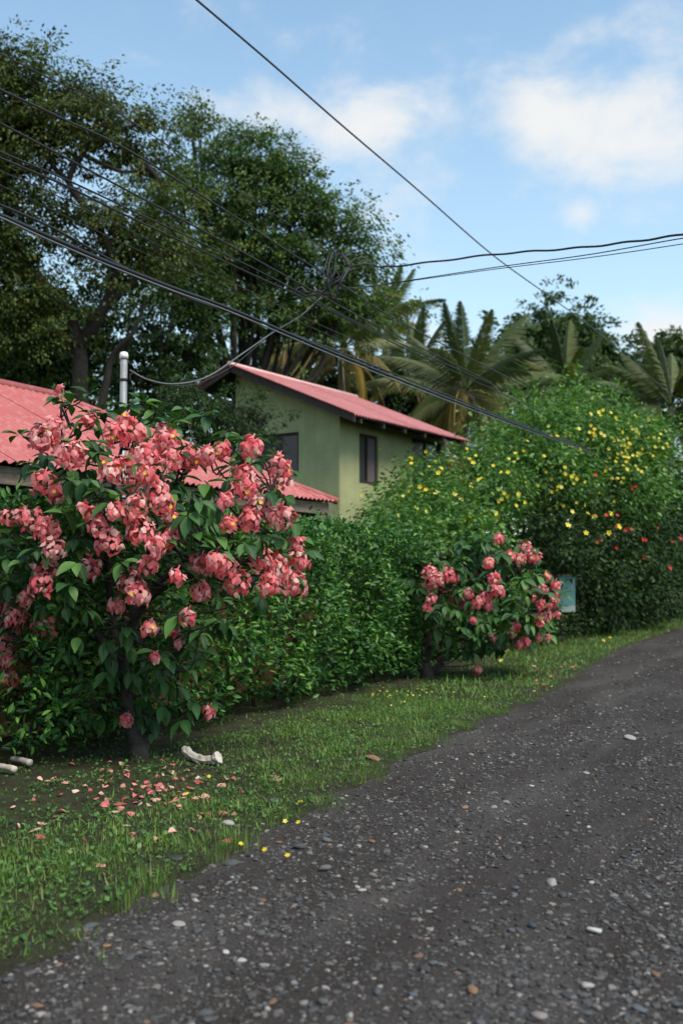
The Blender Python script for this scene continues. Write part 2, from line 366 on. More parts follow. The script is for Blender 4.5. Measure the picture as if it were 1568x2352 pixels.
class Geo:
    def __init__(s): s.V = []; s.Q = []; s.T = []; s.n = 0
    def add(s, V, F):
        s.V.append(np.asarray(V, float))
        for f in F:
            f = np.asarray(f)
            if len(f): (s.Q if f.shape[1] == 4 else s.T).append(f + s.n)
        s.n += len(V); return s
    def tube(s, pts, r0, r1=None, sides=6, per=0, jit=0, cap=True):
        p = catmull(pts, per) if per else np.asarray(pts, float); m = len(p)
        rr = np.linspace(r0, r0 if r1 is None else r1, m) if np.isscalar(r0) else np.interp(np.linspace(0, 1, m), np.linspace(0, 1, len(r0)), r0)
        t = unit(np.gradient(p, axis=0)); ref = np.array((0, 0, 1.)) if abs(t[0][2]) < .9 else np.array((1., 0, 0))
        a = unit(np.cross(t, ref)); b = np.cross(t, a)
        ang = np.linspace(0, 2 * math.pi, sides, endpoint=False)
        k = (1 + jit * (rng.random((m, sides)) - .5))[..., None]
        V = p[:, None, :] + rr[:, None, None] * k * (np.cos(ang)[None, :, None] * a[:, None, :] + np.sin(ang)[None, :, None] * b[:, None, :])
        i = np.arange(m - 1)[:, None] * sides; j = np.arange(sides)[None]
        q = np.stack((i + j, i + (j + 1) % sides, i + sides + (j + 1) % sides, i + sides + j), -1).reshape(-1, 4)
        V = V.reshape(-1, 3); F = [q]
        if cap:
            V = np.vstack((V, p[0], p[-1])); c0 = m * sides; jj = np.arange(sides)
            F.append(np.vstack((np.stack((np.full(sides, c0), (jj + 1) % sides, jj), -1), np.stack((np.full(sides, c0 + 1), (m - 1) * sides + jj, (m - 1) * sides + (jj + 1) % sides), -1))))
        return s.add(V, F)
    def hexa(s, c):     # eight corners: bottom 4 then top 4
        return s.add(c, [np.array(((3, 2, 1, 0), (4, 5, 6, 7), (0, 1, 5, 4), (1, 2, 6, 5), (2, 3, 7, 6), (3, 0, 4, 7)))])
    def box(s, o, ax, ay, az):
        o, ax, ay, az = (np.asarray(v, float) for v in (o, ax, ay, az))
        return s.hexa([o, o + ax, o + ax + ay, o + ay, o + az, o + ax + az, o + ax + ay + az, o + ay + az])
    def mesh(s, name, mat, smooth=False):
        V = np.vstack(s.V); F = []
        if s.Q: F.append(np.vstack(s.Q))
        if s.T: F.append(np.vstack(s.T))
        return mesh_np(name, V, F, mat, smooth=smooth)
def bevel(o, w=.01):
    b = o.modifiers.new('bevel', 'BEVEL'); b.width = w; b.segments = 2; b.limit_method = 'ANGLE'; return o

# ------------------------------------------------------------------ ground, road, verge
def sheet(name, S, N, zf, mat):
    s, n = np.meshgrid(S, N, indexing='ij'); nn = n if not callable(zf[0]) else zf[0](s, n)
    z = zf[1](s, nn)
    V = np.stack((s * RU[0] + nn * RN[0], s * RU[1] + nn * RN[1], z), -1).reshape(-1, 3); b = len(N)
    i = np.arange(len(S) - 1)[:, None] * b; j = np.arange(b - 1)[None]
    q = np.stack((i + j, i + b + j, i + b + j + 1, i + j + 1), -1).reshape(-1, 4)
    o = link(name, mesh_np(name, V, q[:, ::-1], mat)); o['kind'] = 'structure'; return o
big = np.concatenate((-np.geomspace(900, 12, 14), np.linspace(-10, 10, 11), np.geomspace(12, 900, 14)))
sheet('ground', big, big, (None, lambda s, n: np.full(s.shape, -.06)), M['ground'])
S1 = np.concatenate((np.arange(-8, 14, .12), np.arange(14, 40, .4), np.arange(40, 130, 3)))
rag = lambda s: edge(s) + .06 * wob(s * 1.7, s * .3) + .025 * np.sin(s * 11.3) + .03 * np.sin(s * 5.1 + 1)
sheet('road', S1, np.linspace(0, 1, 46), (lambda s, t: -3.2 + t * (rag(s) + .25 + 3.2), gz), M['road'])
sheet('verge', S1, np.concatenate((np.linspace(0, .3, 12), np.linspace(.34, 1, 16))), (lambda s, t: rag(s) + t * (14 - rag(s)), lambda s, n: gz(s, n) + .004), M['verge'])

# loose gravel, joined
def ico(sub):
    import bmesh
    b = bmesh.new(); bmesh.ops.create_icosphere(b, subdivisions=sub, radius=1)
    v = np.array([x.co[:] for x in b.verts]); f = np.array([[q.index for q in p.verts] for p in b.faces]); b.free(); return v, f
def rot_z(a):
    c, s_ = np.cos(a), np.sin(a); z = np.zeros_like(c); o = np.ones_like(c)
    return np.stack((np.stack((c, -s_, z), -1), np.stack((s_, c, z), -1), np.stack((z, z, o), -1)), -2)
iv, if_ = ico(1); iv2, if2 = ico(2)
octv = np.array(((1, 0, 0), (-1, 0, 0), (0, 1, 0), (0, -1, 0), (0, 0, 1), (0, 0, -1.))); octf = np.array(((0, 2, 4), (2, 1, 4), (1, 3, 4), (3, 0, 4), (2, 0, 5), (1, 2, 5), (3, 1, 5), (0, 3, 5)))
def gravel(N, dlo, dhi, rlo, rhi, tv, tf, name, wide=1.0):
    d = np.exp(rng.uniform(math.log(dlo), math.log(dhi), N)) if dhi / dlo > 2 else rng.uniform(dlo, dhi, N)
    x = d * rng.uniform(-.45 * wide, .48 * wide, N)
    s = x * RU[0] + d * RU[1]; n = x * RN[0] + d * RN[1]
    pat = wob(s * .4 + 2, n * 1.3) + .6 * wob(s * 1.2, n * 3.1) + .5 * np.cos((n - 2.7) * 3.4)
    keep = (n < rag(s) + .42) & (n > -3.1) & (rng.random(N) < np.clip(.68 + .45 * pat, .3, 1)) & ((rng.random(N) < .9 - .85 * np.clip((n - rag(s) + .25) / .65, 0, 1)))
    s, n, d, x = s[keep], n[keep], d[keep], x[keep]; k = len(s)
    r = rlo * (rhi / rlo) ** (rng.random(k) ** 2.2)
    z = gz(s, n) + r * .12
    fr = rot_z(rng.uniform(0, 6.28, k)); sc = np.stack((r * rng.uniform(.8, 1.35, k), r * rng.uniform(.7, 1, k), r * rng.uniform(.35, .65, k)), -1)
    jit = tv * (1 + .0 * tv)
    V, F, uv, rr = scatter((jit, [tf], np.zeros((len(tv), 2))), fr, np.stack((x, d, z), -1), sc)
    V += (rng.random(V.shape) - .5) * np.repeat(r, len(tv))[:, None] * .35
    o = link(name, mesh_np(name, V, F, M['gravel'], rnd=rr, smooth=False)); tag(o, 'loose grey gravel scattered over the dark dirt road', 'gravel', kind='stuff')
    return o
def merge_obj(*os_):   # join several meshes of one stuff into one object
    vs, fs, rs, off = [], [], [], 0
    for o in os_:
        me = o.data; v = np.empty(len(me.vertices) * 3, np.float32); me.vertices.foreach_get('co', v)
        l = np.empty(len(me.loops), np.int32); me.loops.foreach_get('vertex_index', l)
        r = np.empty(len(me.vertices), np.float32); me.attributes['rnd'].data.foreach_get('value', r)
        vs.append(v.reshape(-1, 3)); fs.append(l.reshape(-1, 3) + off); rs.append(r); off += len(me.vertices)
    nm = os_[0].name; mat = os_[0].data.materials[0]; lab = os_[0]['label']
    for o in os_: bpy.data.objects.remove(o)
    o = link(nm, mesh_np(nm, np.vstack(vs), np.vstack(fs), mat, rnd=np.concatenate(rs), smooth=False)); tag(o, lab, 'gravel', kind='stuff'); return o
merge_obj(gravel(95000, 2.8, 9.5, .0035, .011, octv, octf, 'gravel', 1.2), gravel(40000, 2.8, 10, .008, .022, iv, if_, 'gravel', 1.2), gravel(52000, 8, 36, .009, .032, octv, octf, 'gravel', 1.1))

# stones big enough to be picked out one by one
def stone_mesh(seed, mat):
    r = np.random.default_rng(seed); v = iv2 * 1.0
    for _ in range(9):
        a = unit(r.normal(size=3)); h = r.uniform(.5, .85); dpt = v @ a; v = v - np.outer(np.clip(dpt - h, 0, None) * .85, a)
    v = v * (1 + .08 * np.sin(v @ r.normal(size=3) * 4 + r.random() * 6))[:, None]
    return mesh_np('stone', v, if2, mat, rnd=np.zeros(len(v)))
SM = {k: [stone_mesh(i * 7 + j, M[k]) for j in range(4)] for i, k in enumerate(('st_grey', 'st_blue', 'st_pale', 'st_brown', 'st_white'))}
def stone(p, r, kind, label, group=None, flat=.5, sx=1.25):
    o = link('stone', SM[kind][random.randrange(4)], loc=(p[0], p[1], p[2] + r * flat * .45))
    o.rotation_euler = (random.uniform(-.15, .15), random.uniform(-.15, .15), random.uniform(0, 6.28)); o.scale = (r * sx, r * .9, r * flat)
    return tag(o, label, 'stone', group)
SPEC = ((810, 2335, .048, 'st_brown', 'orange-brown flat stone at the bottom edge of the road, left of centre'),
        (1084, 2261, .040, 'st_brown', 'long ochre-brown stone lying in the dark right foreground gravel'),
        (1367, 2131, .050, 'st_white', 'largest whitish quartz stone on the right side of the gravel road'),
        (1267, 2016, .050, 'st_pale', 'cream coloured angular stone in the middle of the gravel road'),
        (1219, 1793, .032, 'st_white', 'small bright white stone by a bare brown patch up the road'),
        (1347, 2254, .042, 'st_pale', 'pale grey pebble near the right bottom of the road'),
        (1239, 2323, .045, 'st_pale', 'tan stone at the bottom of the road, right of centre'),
        (687, 1936, .062, 'st_grey', 'rough grey stone sitting on bare dirt beside the grass edge'),
        (530, 1974, .055, 'st_grey', 'flat pale-grey stone at the tip of the grass edge'),
        (745, 1984, .058, 'st_grey', 'dark-bottomed grey stone a step right of the grass edge'),
        (208, 2114, .046, 'st_blue', 'smooth blue-grey stone on dirt at far left of the road'),
        (518, 2166, .026, 'st_white', 'small white pebble in the left foreground gravel'),
        (412, 2109, .040, 'st_pale', 'pinkish tan stone near the left grass edge'),
        (750, 1921, .050, 'st_grey', 'grey pebble just behind the rough grey stone'),
        (627, 1840, .075, 'st_grey', 'grey stone half buried in the grass edge among petals'),
        (856, 1743, .085, 'st_brown', 'brown earthy stone in the grass edge beside the road'),
        (525, 1891, .062, 'st_pale', 'pale stone between grass tufts near the verge corner'),
        (400, 1969, .060, 'st_grey', 'grey stone almost hidden in near left grass'),
        (1447, 1687, .075, 'st_pale', 'pale flat stone far up on the right side of the road'),
        (1080, 1726, .045, 'st_pale', 'light stone where the road meets the far grass'))
for x, y, r, k, lab in SPEC: stone(ground_at(x, y), r * .72, k, lab)
cnt = 0; LABS = {'st_grey': 'small grey stone lying loose in the dark road gravel', 'st_blue': 'small blue-grey stone lying loose in the dark road gravel',
       'st_pale': 'small pale stone lying loose in the dark road gravel', 'st_brown': 'small brown stone lying loose in the dark road gravel'}
while cnt < 270:
    d = math.exp(random.uniform(math.log(3.2), math.log(8.5))); x = d * random.uniform(-.36, .36)
    s, n = to_sn((x, d))
    if not (-3 < n < float(rag(s)) - .05): continue
    k = random.choices(('st_grey', 'st_blue', 'st_pale', 'st_brown'), (50, 32, 12, 6))[0]
    r = random.uniform(.012, .023) * (1.4 if random.random() < .12 else 1)
    stone((x, d, float(gz(s, n))), r, k, LABS[k], 'loose stones on the gravel road', random.uniform(.35, .6), random.uniform(1, 1.45)); cnt += 1

# grass on the verge
def grass():
    def zone(N, s0, s1, hl, hh, wide, dens):
        s = rng.uniform(s0, s1, N); n = rng.uniform(2.4, 6.6, N); e = rag(s)
        pat = wob(s * 1.6 + 4, n * 2.2) * .5 + .35 * wob(s * 4.1, n * 5.3)
        shade = np.clip((n - 4.9 - .25 * wob(s, n)) / .5, 0, 1)
        near_tree = np.clip(np.exp(-(((s - 6.0) / 1.7) ** 2 + ((n - 4.75) / .85) ** 2)) * 1.15 + np.clip((5.6 - s) / 1.2, 0, 1) * np.clip((n - 4.1) / .5, 0, 1) * .8, 0, .96)
        corner = np.clip((3.6 - s) / 1.4, 0, .8)
        p = np.clip(.62 + .85 * pat, .05, 1) * (1 - .96 * shade) * (1 - near_tree) * (1 - corner) * np.clip((n - e) / .45 + .06, 0, 1)
        p = np.where(s > 16, np.maximum(p, .6 * (n < 6.2) * (n > e)), p)
        k = (n > e - .22) & (rng.random(N) < p); s, n = s[k], n[k]; m = len(s)
        h = rng.uniform(hl, hh, m) * np.where(rng.random(m) < .08, 1.9, 1) * (1 + .35 * wob(s * 2.3, n * 3.1))
        tilt = rng.uniform(.2, 1.35, m); a = rng.uniform(0, 6.28, m)
        L = np.stack((np.cos(a) * np.sin(tilt), np.sin(a) * np.sin(tilt), np.cos(tilt)), -1)
        Nn = np.stack((-np.cos(a) * .7, -np.sin(a) * .7, np.full(m, .6)), -1)
        loc = np.stack((s * RU[0] + n * RN[0], s * RU[1] + n * RN[1], gz(s, n) + .012), -1)
        return scatter(T_BLADE, frames(L, Nn), loc, np.stack((h * wide, h, h), -1))
    def tufts(spots):
        locs, Ls, hs = [], [], []
        for (px, py, r, h, c) in spots:
            g = ground_at(px, py)
            for _ in range(c):
                a = random.uniform(0, 6.28); q = r * math.sqrt(random.random()); t = random.uniform(.05, .75)
                locs.append((g[0] + q * math.cos(a), g[1] + q * math.sin(a), g[2] + .008)); Ls.append((math.cos(a) * math.sin(t), math.sin(a) * math.sin(t), math.cos(t))); hs.append(h * random.uniform(.45, 1.1))
        locs, Ls, hs = np.array(locs), np.array(Ls), np.array(hs)
        return scatter(T_BLADE, frames(Ls, np.stack((-Ls[:, 0], -Ls[:, 1], np.full(len(Ls), .5)), -1)), locs, np.stack((hs * .8, hs, hs), -1))
    sp = [(285, 2065, .16, .16, 90), (345, 2030, .14, .2, 80), (395, 2055, .06, .14, 25), (540, 1930, .2, .15, 160), (745, 1845, .22, .12, 150), (480, 1960, .2, .12, 140),
          (830, 1780, .22, .12, 140), (985, 1700, .3, .16, 220), (960, 1650, .3, .2, 200), (200, 2000, .3, .13, 160), (60, 2050, .3, .12, 150), (1130, 1630, .3, .12, 160),
          (700, 1800, .25, .13, 150), (440, 1870, .25, .12, 150), (620, 1880, .18, .12, 100), (100, 1940, .25, .12, 120), (1250, 1575, .4, .12, 200), (200, 2150, .15, .09, 50), (245, 2200, .1, .08, 30), (900, 1735, .2, .12, 110), (1060, 1665, .2, .14, 110)]
    G = [zone(300000, 1.5, 11, .014, .038, 2.2, 1), zone(110000, 11, 40, .028, .06, 3.2, 1), tufts([(a, b, c, d * .62, e) for a, b, c, d, e in sp])]
    off = 0; Vs, Qs, Ts, Us, Rs = [], [], [], [], []
    for V, F, uv, r in G: Vs.append(V); Qs.append(F[0] + off); Ts.append(F[1] + off); Us.append(uv); Rs.append(r); off += len(V)
    o = link('grass', mesh_np('grass', np.vstack(Vs), [np.vstack(Qs), np.vstack(Ts)], M['grass'], np.vstack(Us), np.concatenate(Rs)))
    tag(o, 'short green grass on the verge between road and hedge', 'grass', kind='stuff')
    N = 85000; s = 1.8 + 20 * rng.random(N) ** 1.5; n = rng.uniform(2.6, 7, N); e = rag(s)
    pat = wob(s * 1.1, n * 1.7) + .5 * wob(s * 3.7 + 1, n * 4.4)
    k = (n > e + .05) & (rng.random(N) < np.clip(.5 + .5 * pat, .08, 1) * np.where(n > 5.3, .35, 1)); s, n = s[k], n[k]; m = len(s)
    a = rng.uniform(0, 6.28, m); t = rng.uniform(.7, 1.5, m)
    L = np.stack((np.cos(a) * np.sin(t), np.sin(a) * np.sin(t), np.cos(t)), -1)
    loc = np.stack((s * RU[0] + n * RN[0], s * RU[1] + n * RN[1], gz(s, n) + rng.uniform(.008, .04, m)), -1)
    V, F, uv, r = scatter(T_CLOV, frames(L, np.tile((0, 0, 1.), (m, 1)) + .3 * rng.normal(size=(m, 3))), loc, .014 + .026 * rng.random(m) ** 2)
    o = link('ground_weed', mesh_np('ground_weed', V, F, M['weed'], uv, r)); tag(o, 'low broad-leaved weeds creeping through the grass verge', 'weeds', kind='stuff')
grass()

# ------------------------------------------------------------------ buildings
def strip_wall(g, o, ax, th, xs, zt, holes, z0=0.0):
    """wall along unit ax from origin o, thickness vector th, strips between xs; holes (x0,x1,z0,z1)"""
    o, ax, th = (np.asarray(v, float) for v in (o, ax, th)); up = np.array((0, 0, 1.))
    xs = sorted(set(list(xs) + [h[0] for h in holes] + [h[1] for h in holes]))
    for a, b in zip(xs[:-1], xs[1:]):
        spans = [(None, None)]
        hs = [h for h in holes if h[0] <= a + 1e-6 and h[1] >= b - 1e-6]
        lo = (z0, z0)
        pieces = []
        for h in sorted(hs, key=lambda q: q[2]): pieces.append((lo, (h[2], h[2]))); lo = (h[3], h[3])
        pieces.append((lo, (zt(a), zt(b))))
        for (l, h) in pieces:
            A, B = o + ax * a, o + ax * b
            g.hexa([A + up * l[0], B + up * l[1], B + th + up * l[1], A + th + up * l[0], A + up * h[0], B + up * h[1], B + th + up * h[1], A + th + up * h[0]])
def corr_sheet(g, base, along, upv, x0, x1, lim, per, amp, nsub=8, zoff=0.0):
    """corrugated strip: base point at eave, along unit, upv unit up the slope, lim(x)->(lo,hi) distance up the slope"""
    nrm = np.cross(along, upv); nrm = nrm if nrm[2] > 0 else -nrm
    xs = np.linspace(x0, x1, max(2, int((x1 - x0) / per * nsub)) + 1); rows = 5
    V = []
    for x in xs:
        lo, hi = lim(x)
        for k in range(rows): V.append(base + along * x + upv * (lo + (hi - lo) * k / (rows - 1)) + nrm * (amp * math.cos(2 * math.pi * x / per) + zoff))
    V = np.array(V); m = len(xs); Vb = V - nrm * .006
    i = np.arange(m - 1)[:, None] * rows; j = np.arange(rows - 1)[None]
    q = np.stack((i + j, i + rows + j, i + rows + j + 1, i + j + 1), -1).reshape(-1, 4)
    g.add(V, [q]); g.add(Vb, [q[:, ::-1]])
    e = np.arange(m - 1) * rows; off = 0
    g.add(np.vstack((V, Vb)), [np.stack((e, e + m * rows, e + rows + m * rows, e + rows), -1)])
def half_cap(g, a, b, r): g.tube([a, b], r, sides=10)

# low house with the salmon hip roof
lo = thing('low_house', SN(4, 10), 'low house under a salmon red corrugated hip roof behind the pink shrub', 'house')
EN, EZ, RW, RISE, SEND = 7.3, 2.60, 3.0, 1.45, 13.6
U3 = np.array((*RU, 0)); N3 = np.array((*RN, 0)); UP = np.array((0, 0, 1.))
sl = unit(N3 * RW + UP * RISE); slen = math.hypot(RW, RISE)
for k in range(18):
    a, b = -4 + k * 1.0, -4 + (k + 1) * 1.0 - .004
    if a >= SEND - .05: break
    b = min(b, SEND - .03); g = Geo()
    corr_sheet(g, SN(0, EN, EZ), U3, sl, a, b, lambda x: (0, slen * min(1, (SEND - x) / RW)), .125, .016, zoff=.004 * (k % 2))
    part('roof_sheet', g.mesh('roof_sheet', M['roof'], True), lo)
sl2 = unit(-N3 * RW + UP * RISE)
for k in range(5):
    a, b = -4 + k * 3.4, min(-4 + (k + 1) * 3.4, SEND - .03); g = Geo()
    corr_sheet(g, SN(0, EN + 2 * RW, EZ), U3, sl2, a, b, lambda x: (0, slen * min(1, (SEND - x) / RW)), .125, .016, 6)
    part('roof_sheet', g.mesh('roof_sheet', M['roof'], True), lo)
g = Geo(); sl3 = unit(-U3 * RW + UP * RISE)
corr_sheet(g, SN(SEND, EN, EZ), N3, sl3, 0.02, 2 * RW - .02, lambda x: (0, slen * min(1, min(x, 2 * RW - x) / RW)), .125, .016, 6)
part('roof_sheet', g.mesh('roof_sheet', M['roof'], True), lo)
g = Geo(); half_cap(g, SN(-4, EN + RW, EZ + RISE + .0), SN(SEND - RW, EN + RW, EZ + RISE), .07); part('ridge_cap', g.mesh('ridge_cap', M['roof'], True), lo)
g = Geo(); half_cap(g, SN(SEND - RW, EN + RW, EZ + RISE), SN(SEND, EN, EZ), .055); part('hip_cap', g.mesh('hip_cap', M['roof'], True), lo)
g = Geo(); g.box(SN(-4, EN + .10, EZ - .21), U3 * (4 + SEND - .1), N3 * .05, UP * .18); bevel(part('fascia', g.mesh('fascia', M['fascia']), lo), .008)
g = Geo(); g.box(SN(SEND - .15, EN + .16, EZ - .21), U3 * .05, N3 * 5.6, UP * .18); part('fascia', g.mesh('fascia', M['fascia']), lo)
for s in (-3, 1, 5, 9, 13.2):
    g = Geo(); g.box(SN(s, EN + .25, 0), U3 * .13, N3 * .13, UP * (EZ - .22)); part('post', g.mesh('post', M['darkwood']), lo)
g = Geo(); strip_wall(g, SN(-4, EN + 2.0), U3, N3 * .18, (0, 16.5), lambda x: 2.9, [(6, 7, .1, 2.1), (10, 11.4, 1, 2.1)]); part('wall', g.mesh('wall', M['cream']), lo)
g = Geo(); strip_wall(g, SN(12.5, EN + 2.19), N3, -U3 * .18, (0, 2.9), lambda x: 2.9, []); part('wall', g.mesh('wall', M['cream']), lo)
g = Geo(); strip_wall(g, SN(-4, EN + 5.1), U3, N3 * .18, (0, 16.5), lambda x: 2.9, []); part('wall', g.mesh('wall', M['cream']), lo)
g = Geo(); g.box(SN(6, EN + 2.06, .1), U3 * -1 * -1.0, N3 * .05, UP * 2.0); part('door', g.mesh('door', M['darkwood']), lo)
g = Geo(); g.box(SN(-4, EN + .2, EZ - .02), U3 * 16, N3 * 2.0, UP * .012); part('veranda_ceiling', g.mesh('veranda_ceiling', M['darkwood']), lo)

gw = thing('garden_wall', SN(6, 7.0), 'low ochre orange garden wall glimpsed behind the hedge stems', 'wall')
g = Geo(); strip_wall(g, SN(-1, 7.0), U3, N3 * .15, (0, 13.6), lambda x: 1.25, []); part('wall_panel', g.mesh('wall_panel', M['ochre']), gw)
g = Geo(); g.box(SN(-1.02, 6.97, 1.252), U3 * 13.64, N3 * .21, UP * .06); part('coping', g.mesh('coping', M['ochre']), gw)

# green upper house
HA = R(33.5); hu = np.array((math.sin(HA), math.cos(HA), 0)); hn = np.array((-math.cos(HA), math.sin(HA), 0))
E0 = P(813, 951, 22.0); EH = E0[2]; E0 = np.array((E0[0], E0[1], 0)); HW, HR, HL = 3.62, 1.53, 5.75
WC = E0 + hn * .72 + hu * .5
hs = thing('green_house', WC, 'sage green stucco house with a pink red roof seen above the hedge', 'house')
def loc_front(x, y):
    rx, rz = ray(x, y); A = np.array(((rx, -hu[0]), (1, -hu[1]))); d, a = np.linalg.solve(A, WC[:2]); return a, CAMZ + rz * d
def loc_gable(x, y):
    rx, rz = ray(x, y); A = np.array(((rx, -hn[0]), (1, -hn[1]))); d, a = np.linalg.solve(A, WC[:2]); return a, CAMZ + rz * d
sl = unit(hn * HW + UP * HR); slen = math.hypot(HW, HR)
for k in range(6):
    a, b = k * HL / 6, (k + 1) * HL / 6 - .004; g = Geo()
    corr_sheet(g, E0 + UP * EH, hu, sl, a, b, lambda x: (0, slen), .125, .022, zoff=.005 * (k % 2)); part('roof_sheet', g.mesh('roof_sheet', M['roof2'], True), hs)
g = Geo(); corr_sheet(g, E0 + hn * (HW + 1.2) + UP * (EH + HR - .5), hu, unit(-hn * 1.2 + UP * .5), 0, HL, lambda x: (0, 1.3), .125, .022, 6); part('roof_sheet', g.mesh('roof_sheet', M['roof2'], True), hs)
g = Geo(); half_cap(g, E0 + hn * HW + UP * (EH + HR + .01), E0 + hn * HW + hu * HL + UP * (EH + HR + .01), .06); part('ridge_cap', g.mesh('ridge_cap', M['cap'], True), hs)
g = Geo(); rk = hn * HW + UP * HR; g.box(E0 + UP * (EH - .17) + hu * .04 + hn * .02, hu * .045, rk * .985, UP * .14); part('barge_board', g.mesh('barge_board', M['darkwood']), hs)
g = Geo(); g.box(E0 + hn * (HW + .03) + UP * (EH + HR - .2) + hu * .04, hu * .045, hn * 1.2 - UP * .5, UP * .13); part('barge_board', g.mesh('barge_board', M['darkwood']), hs)
g = Geo(); g.box(E0 + hn * (HW + .02) + UP * (EH + HR - .06) + hu * .1, hu * (HL - .2), hn * 1.15 - UP * .48, UP * .02); part('soffit', g.mesh('soffit', M['darkwood']), hs)
g = Geo(); g.box(E0 + hn * .06 + UP * (EH - .045) + hu * .1, hu * (HL - .2), hn * (HW - .1) + UP * (HR - .04), UP * .02); part('soffit', g.mesh('soffit', M['darkwood']), hs)
for k in range(6):
    g = Geo(); g.box(E0 + hn * .05 + UP * (EH - .16) + hu * (.35 + k * 1.0), hu * .07, hn * (HW - .2) + UP * (HR - .08), UP * .11); part('rafter', g.mesh('rafter', M['darkwood']), hs)
GW = loc_gable(541, 950)[0]
za = lambda a: EH + (a + .72) / HW * HR - .18
w1 = (*[loc_gable(686, 1045)[0], loc_gable(585, 1045)[0]], loc_gable(640, 1096)[1], loc_gable(640, 996)[1])
g = Geo(); strip_wall(g, WC, hn, hu * .18, (0, GW), za, [w1]); part('gable_wall', g.mesh('gable_wall', M['green_wall']), hs)
FL = loc_front(1018, 1040)[0]
w2 = (loc_front(825, 1050)[0], loc_front(869, 1050)[0], loc_front(845, 1112)[1], loc_front(845, 998)[1])
porch_dark = (loc_front(946, 1030)[0], loc_front(1013, 1030)[0], 2.6, loc_front(980, 1012)[1])  # dark porch, no window: its shade is put in as a dark-glazed opening
g = Geo(); strip_wall(g, WC + hn * .003 + hu * .181, hu, hn * .18, (0, FL - .18), lambda x: EH + .08, [(w2[0] - .18, w2[1] - .18, w2[2], w2[3]), (porch_dark[0] - .18, porch_dark[1] - .18, porch_dark[2], porch_dark[3])]); part('front_wall', g.mesh('front_wall', M['green_wall']), hs)
g = Geo(); strip_wall(g, WC + hn * GW + hu * .181, hu, -hn * .18, (0, FL - .18), lambda x: za(GW), []); part('rear_wall', g.mesh('rear_wall', M['green_wall']), hs)
g = Geo(); strip_wall(g, WC + hu * (FL + .003), hn, hu * .18, (0, GW), za, []); part('end_wall', g.mesh('end_wall', M['green_wall']), hs)
def window(root, o, ax, inn, x0, x1, z0, z1, split=.5, curtain=None, mat='darkwood'):
    w, h = x1 - x0, z1 - z0; A = o + ax * x0 + UP * z0 + inn * .05
    fr = None
    g = Geo()
    for (bx, bz, bw, bh) in ((0, 0, w, .07), (0, h - .07, w, .07), (0, .07, .07, h - .14), (w - .07, .07, .07, h - .14), (w * split - .03, .07, .06, h - .14)):
        g.box(A + ax * (bx + .003) + UP * (bz + .003), ax * (bw - .006), inn * .07, UP * (bh - .006))
    fr = part('window', g.mesh('window', M[mat]), root)
    def sub(nm, me): return link(nm, me, fr)
    g = Geo(); g.box(A + inn * .03 + ax * .05 + UP * .05, ax * (w - .1), inn * .008, UP * (h - .1)); sub('pane', g.mesh('pane', M['pane']))
    if curtain:
        g = Geo(); c0, c1 = curtain; n = 28
        pts = [A + ax * (w * (c0 + (c1 - c0) * i / n)) + inn * (.018 + .008 * math.sin(i * 1.9)) + UP * .06 for i in range(n + 1)]
        V = np.array(pts + [p + UP * (h - .12) for p in pts]); q = np.array([(i, i + 1, n + 2 + i, n + 1 + i) for i in range(n)]); g.add(V, [q])
        sub('curtain', g.mesh('curtain', M['curtain']))
window(hs, WC, hn, hu, *w1, .42, (.05, .40)); window(hs, WC, hu, hn, *w2, .5, (.52, .92)); window(hs, WC, hu, hn, *porch_dark, .5)  # two windows, then the dark pane standing in for the porch's shade
g = Geo(); pk = P(1030, 1050, 27.2); g.box((pk[0], pk[1], 0), hu * 1.2, hn * .3, UP * (EH - .35)); part('ochre_pillar', g.mesh('ochre_pillar', M['ochre']), hs)
g = Geo(); a = WC + hn * (GW + .02) + hu * .2; g.box(a + UP * (EH - .05), hu * 4, hn * 1.1 - UP * .25, UP * .06); part('side_canopy', g.mesh('side_canopy', M['darkwood']), hs)
for k in (0.1, 3.6):
    g = Geo(); g.box(a + hn * .95 + hu * k, hu * .1, hn * .1, UP * (EH - .3)); part('canopy_post', g.mesh('canopy_post', M['darkwood']), hs)

# ------------------------------------------------------------------ foliage builders
def leaves_obj(name, root, loc, L, N, size, tpl, mat, kind='stuff', aspect=None):
    scl = np.stack((size if aspect is None else size * aspect, size, size), -1)
    V, F, uv, r = scatter(tpl, frames(L, N), loc, scl); return part(name, mesh_np(name, V, F, mat, uv, r), root, kind)
def clumps(lobes, per_m2, pad=.0, shell=.45):
    """lobes: (centre, (rx,ry,rz)); clump centres biased towards the surface"""
    C, D, lob = [], [], []
    for i, (c, r) in enumerate(lobes):
        r = np.asarray(r, float); area = 4 * math.pi * (r.prod()) ** (2 / 3); k = max(3, int(area * per_m2))
        d = unit(rng.normal(size=(k, 3))); t = (shell + (1 - shell) * rng.random(k) ** .6)
        C.append(np.asarray(c) + d * r * t[:, None]); D.append(d); lob.append(np.full(k, i))
    return np.vstack(C), np.vstack(D), np.concatenate(lob)
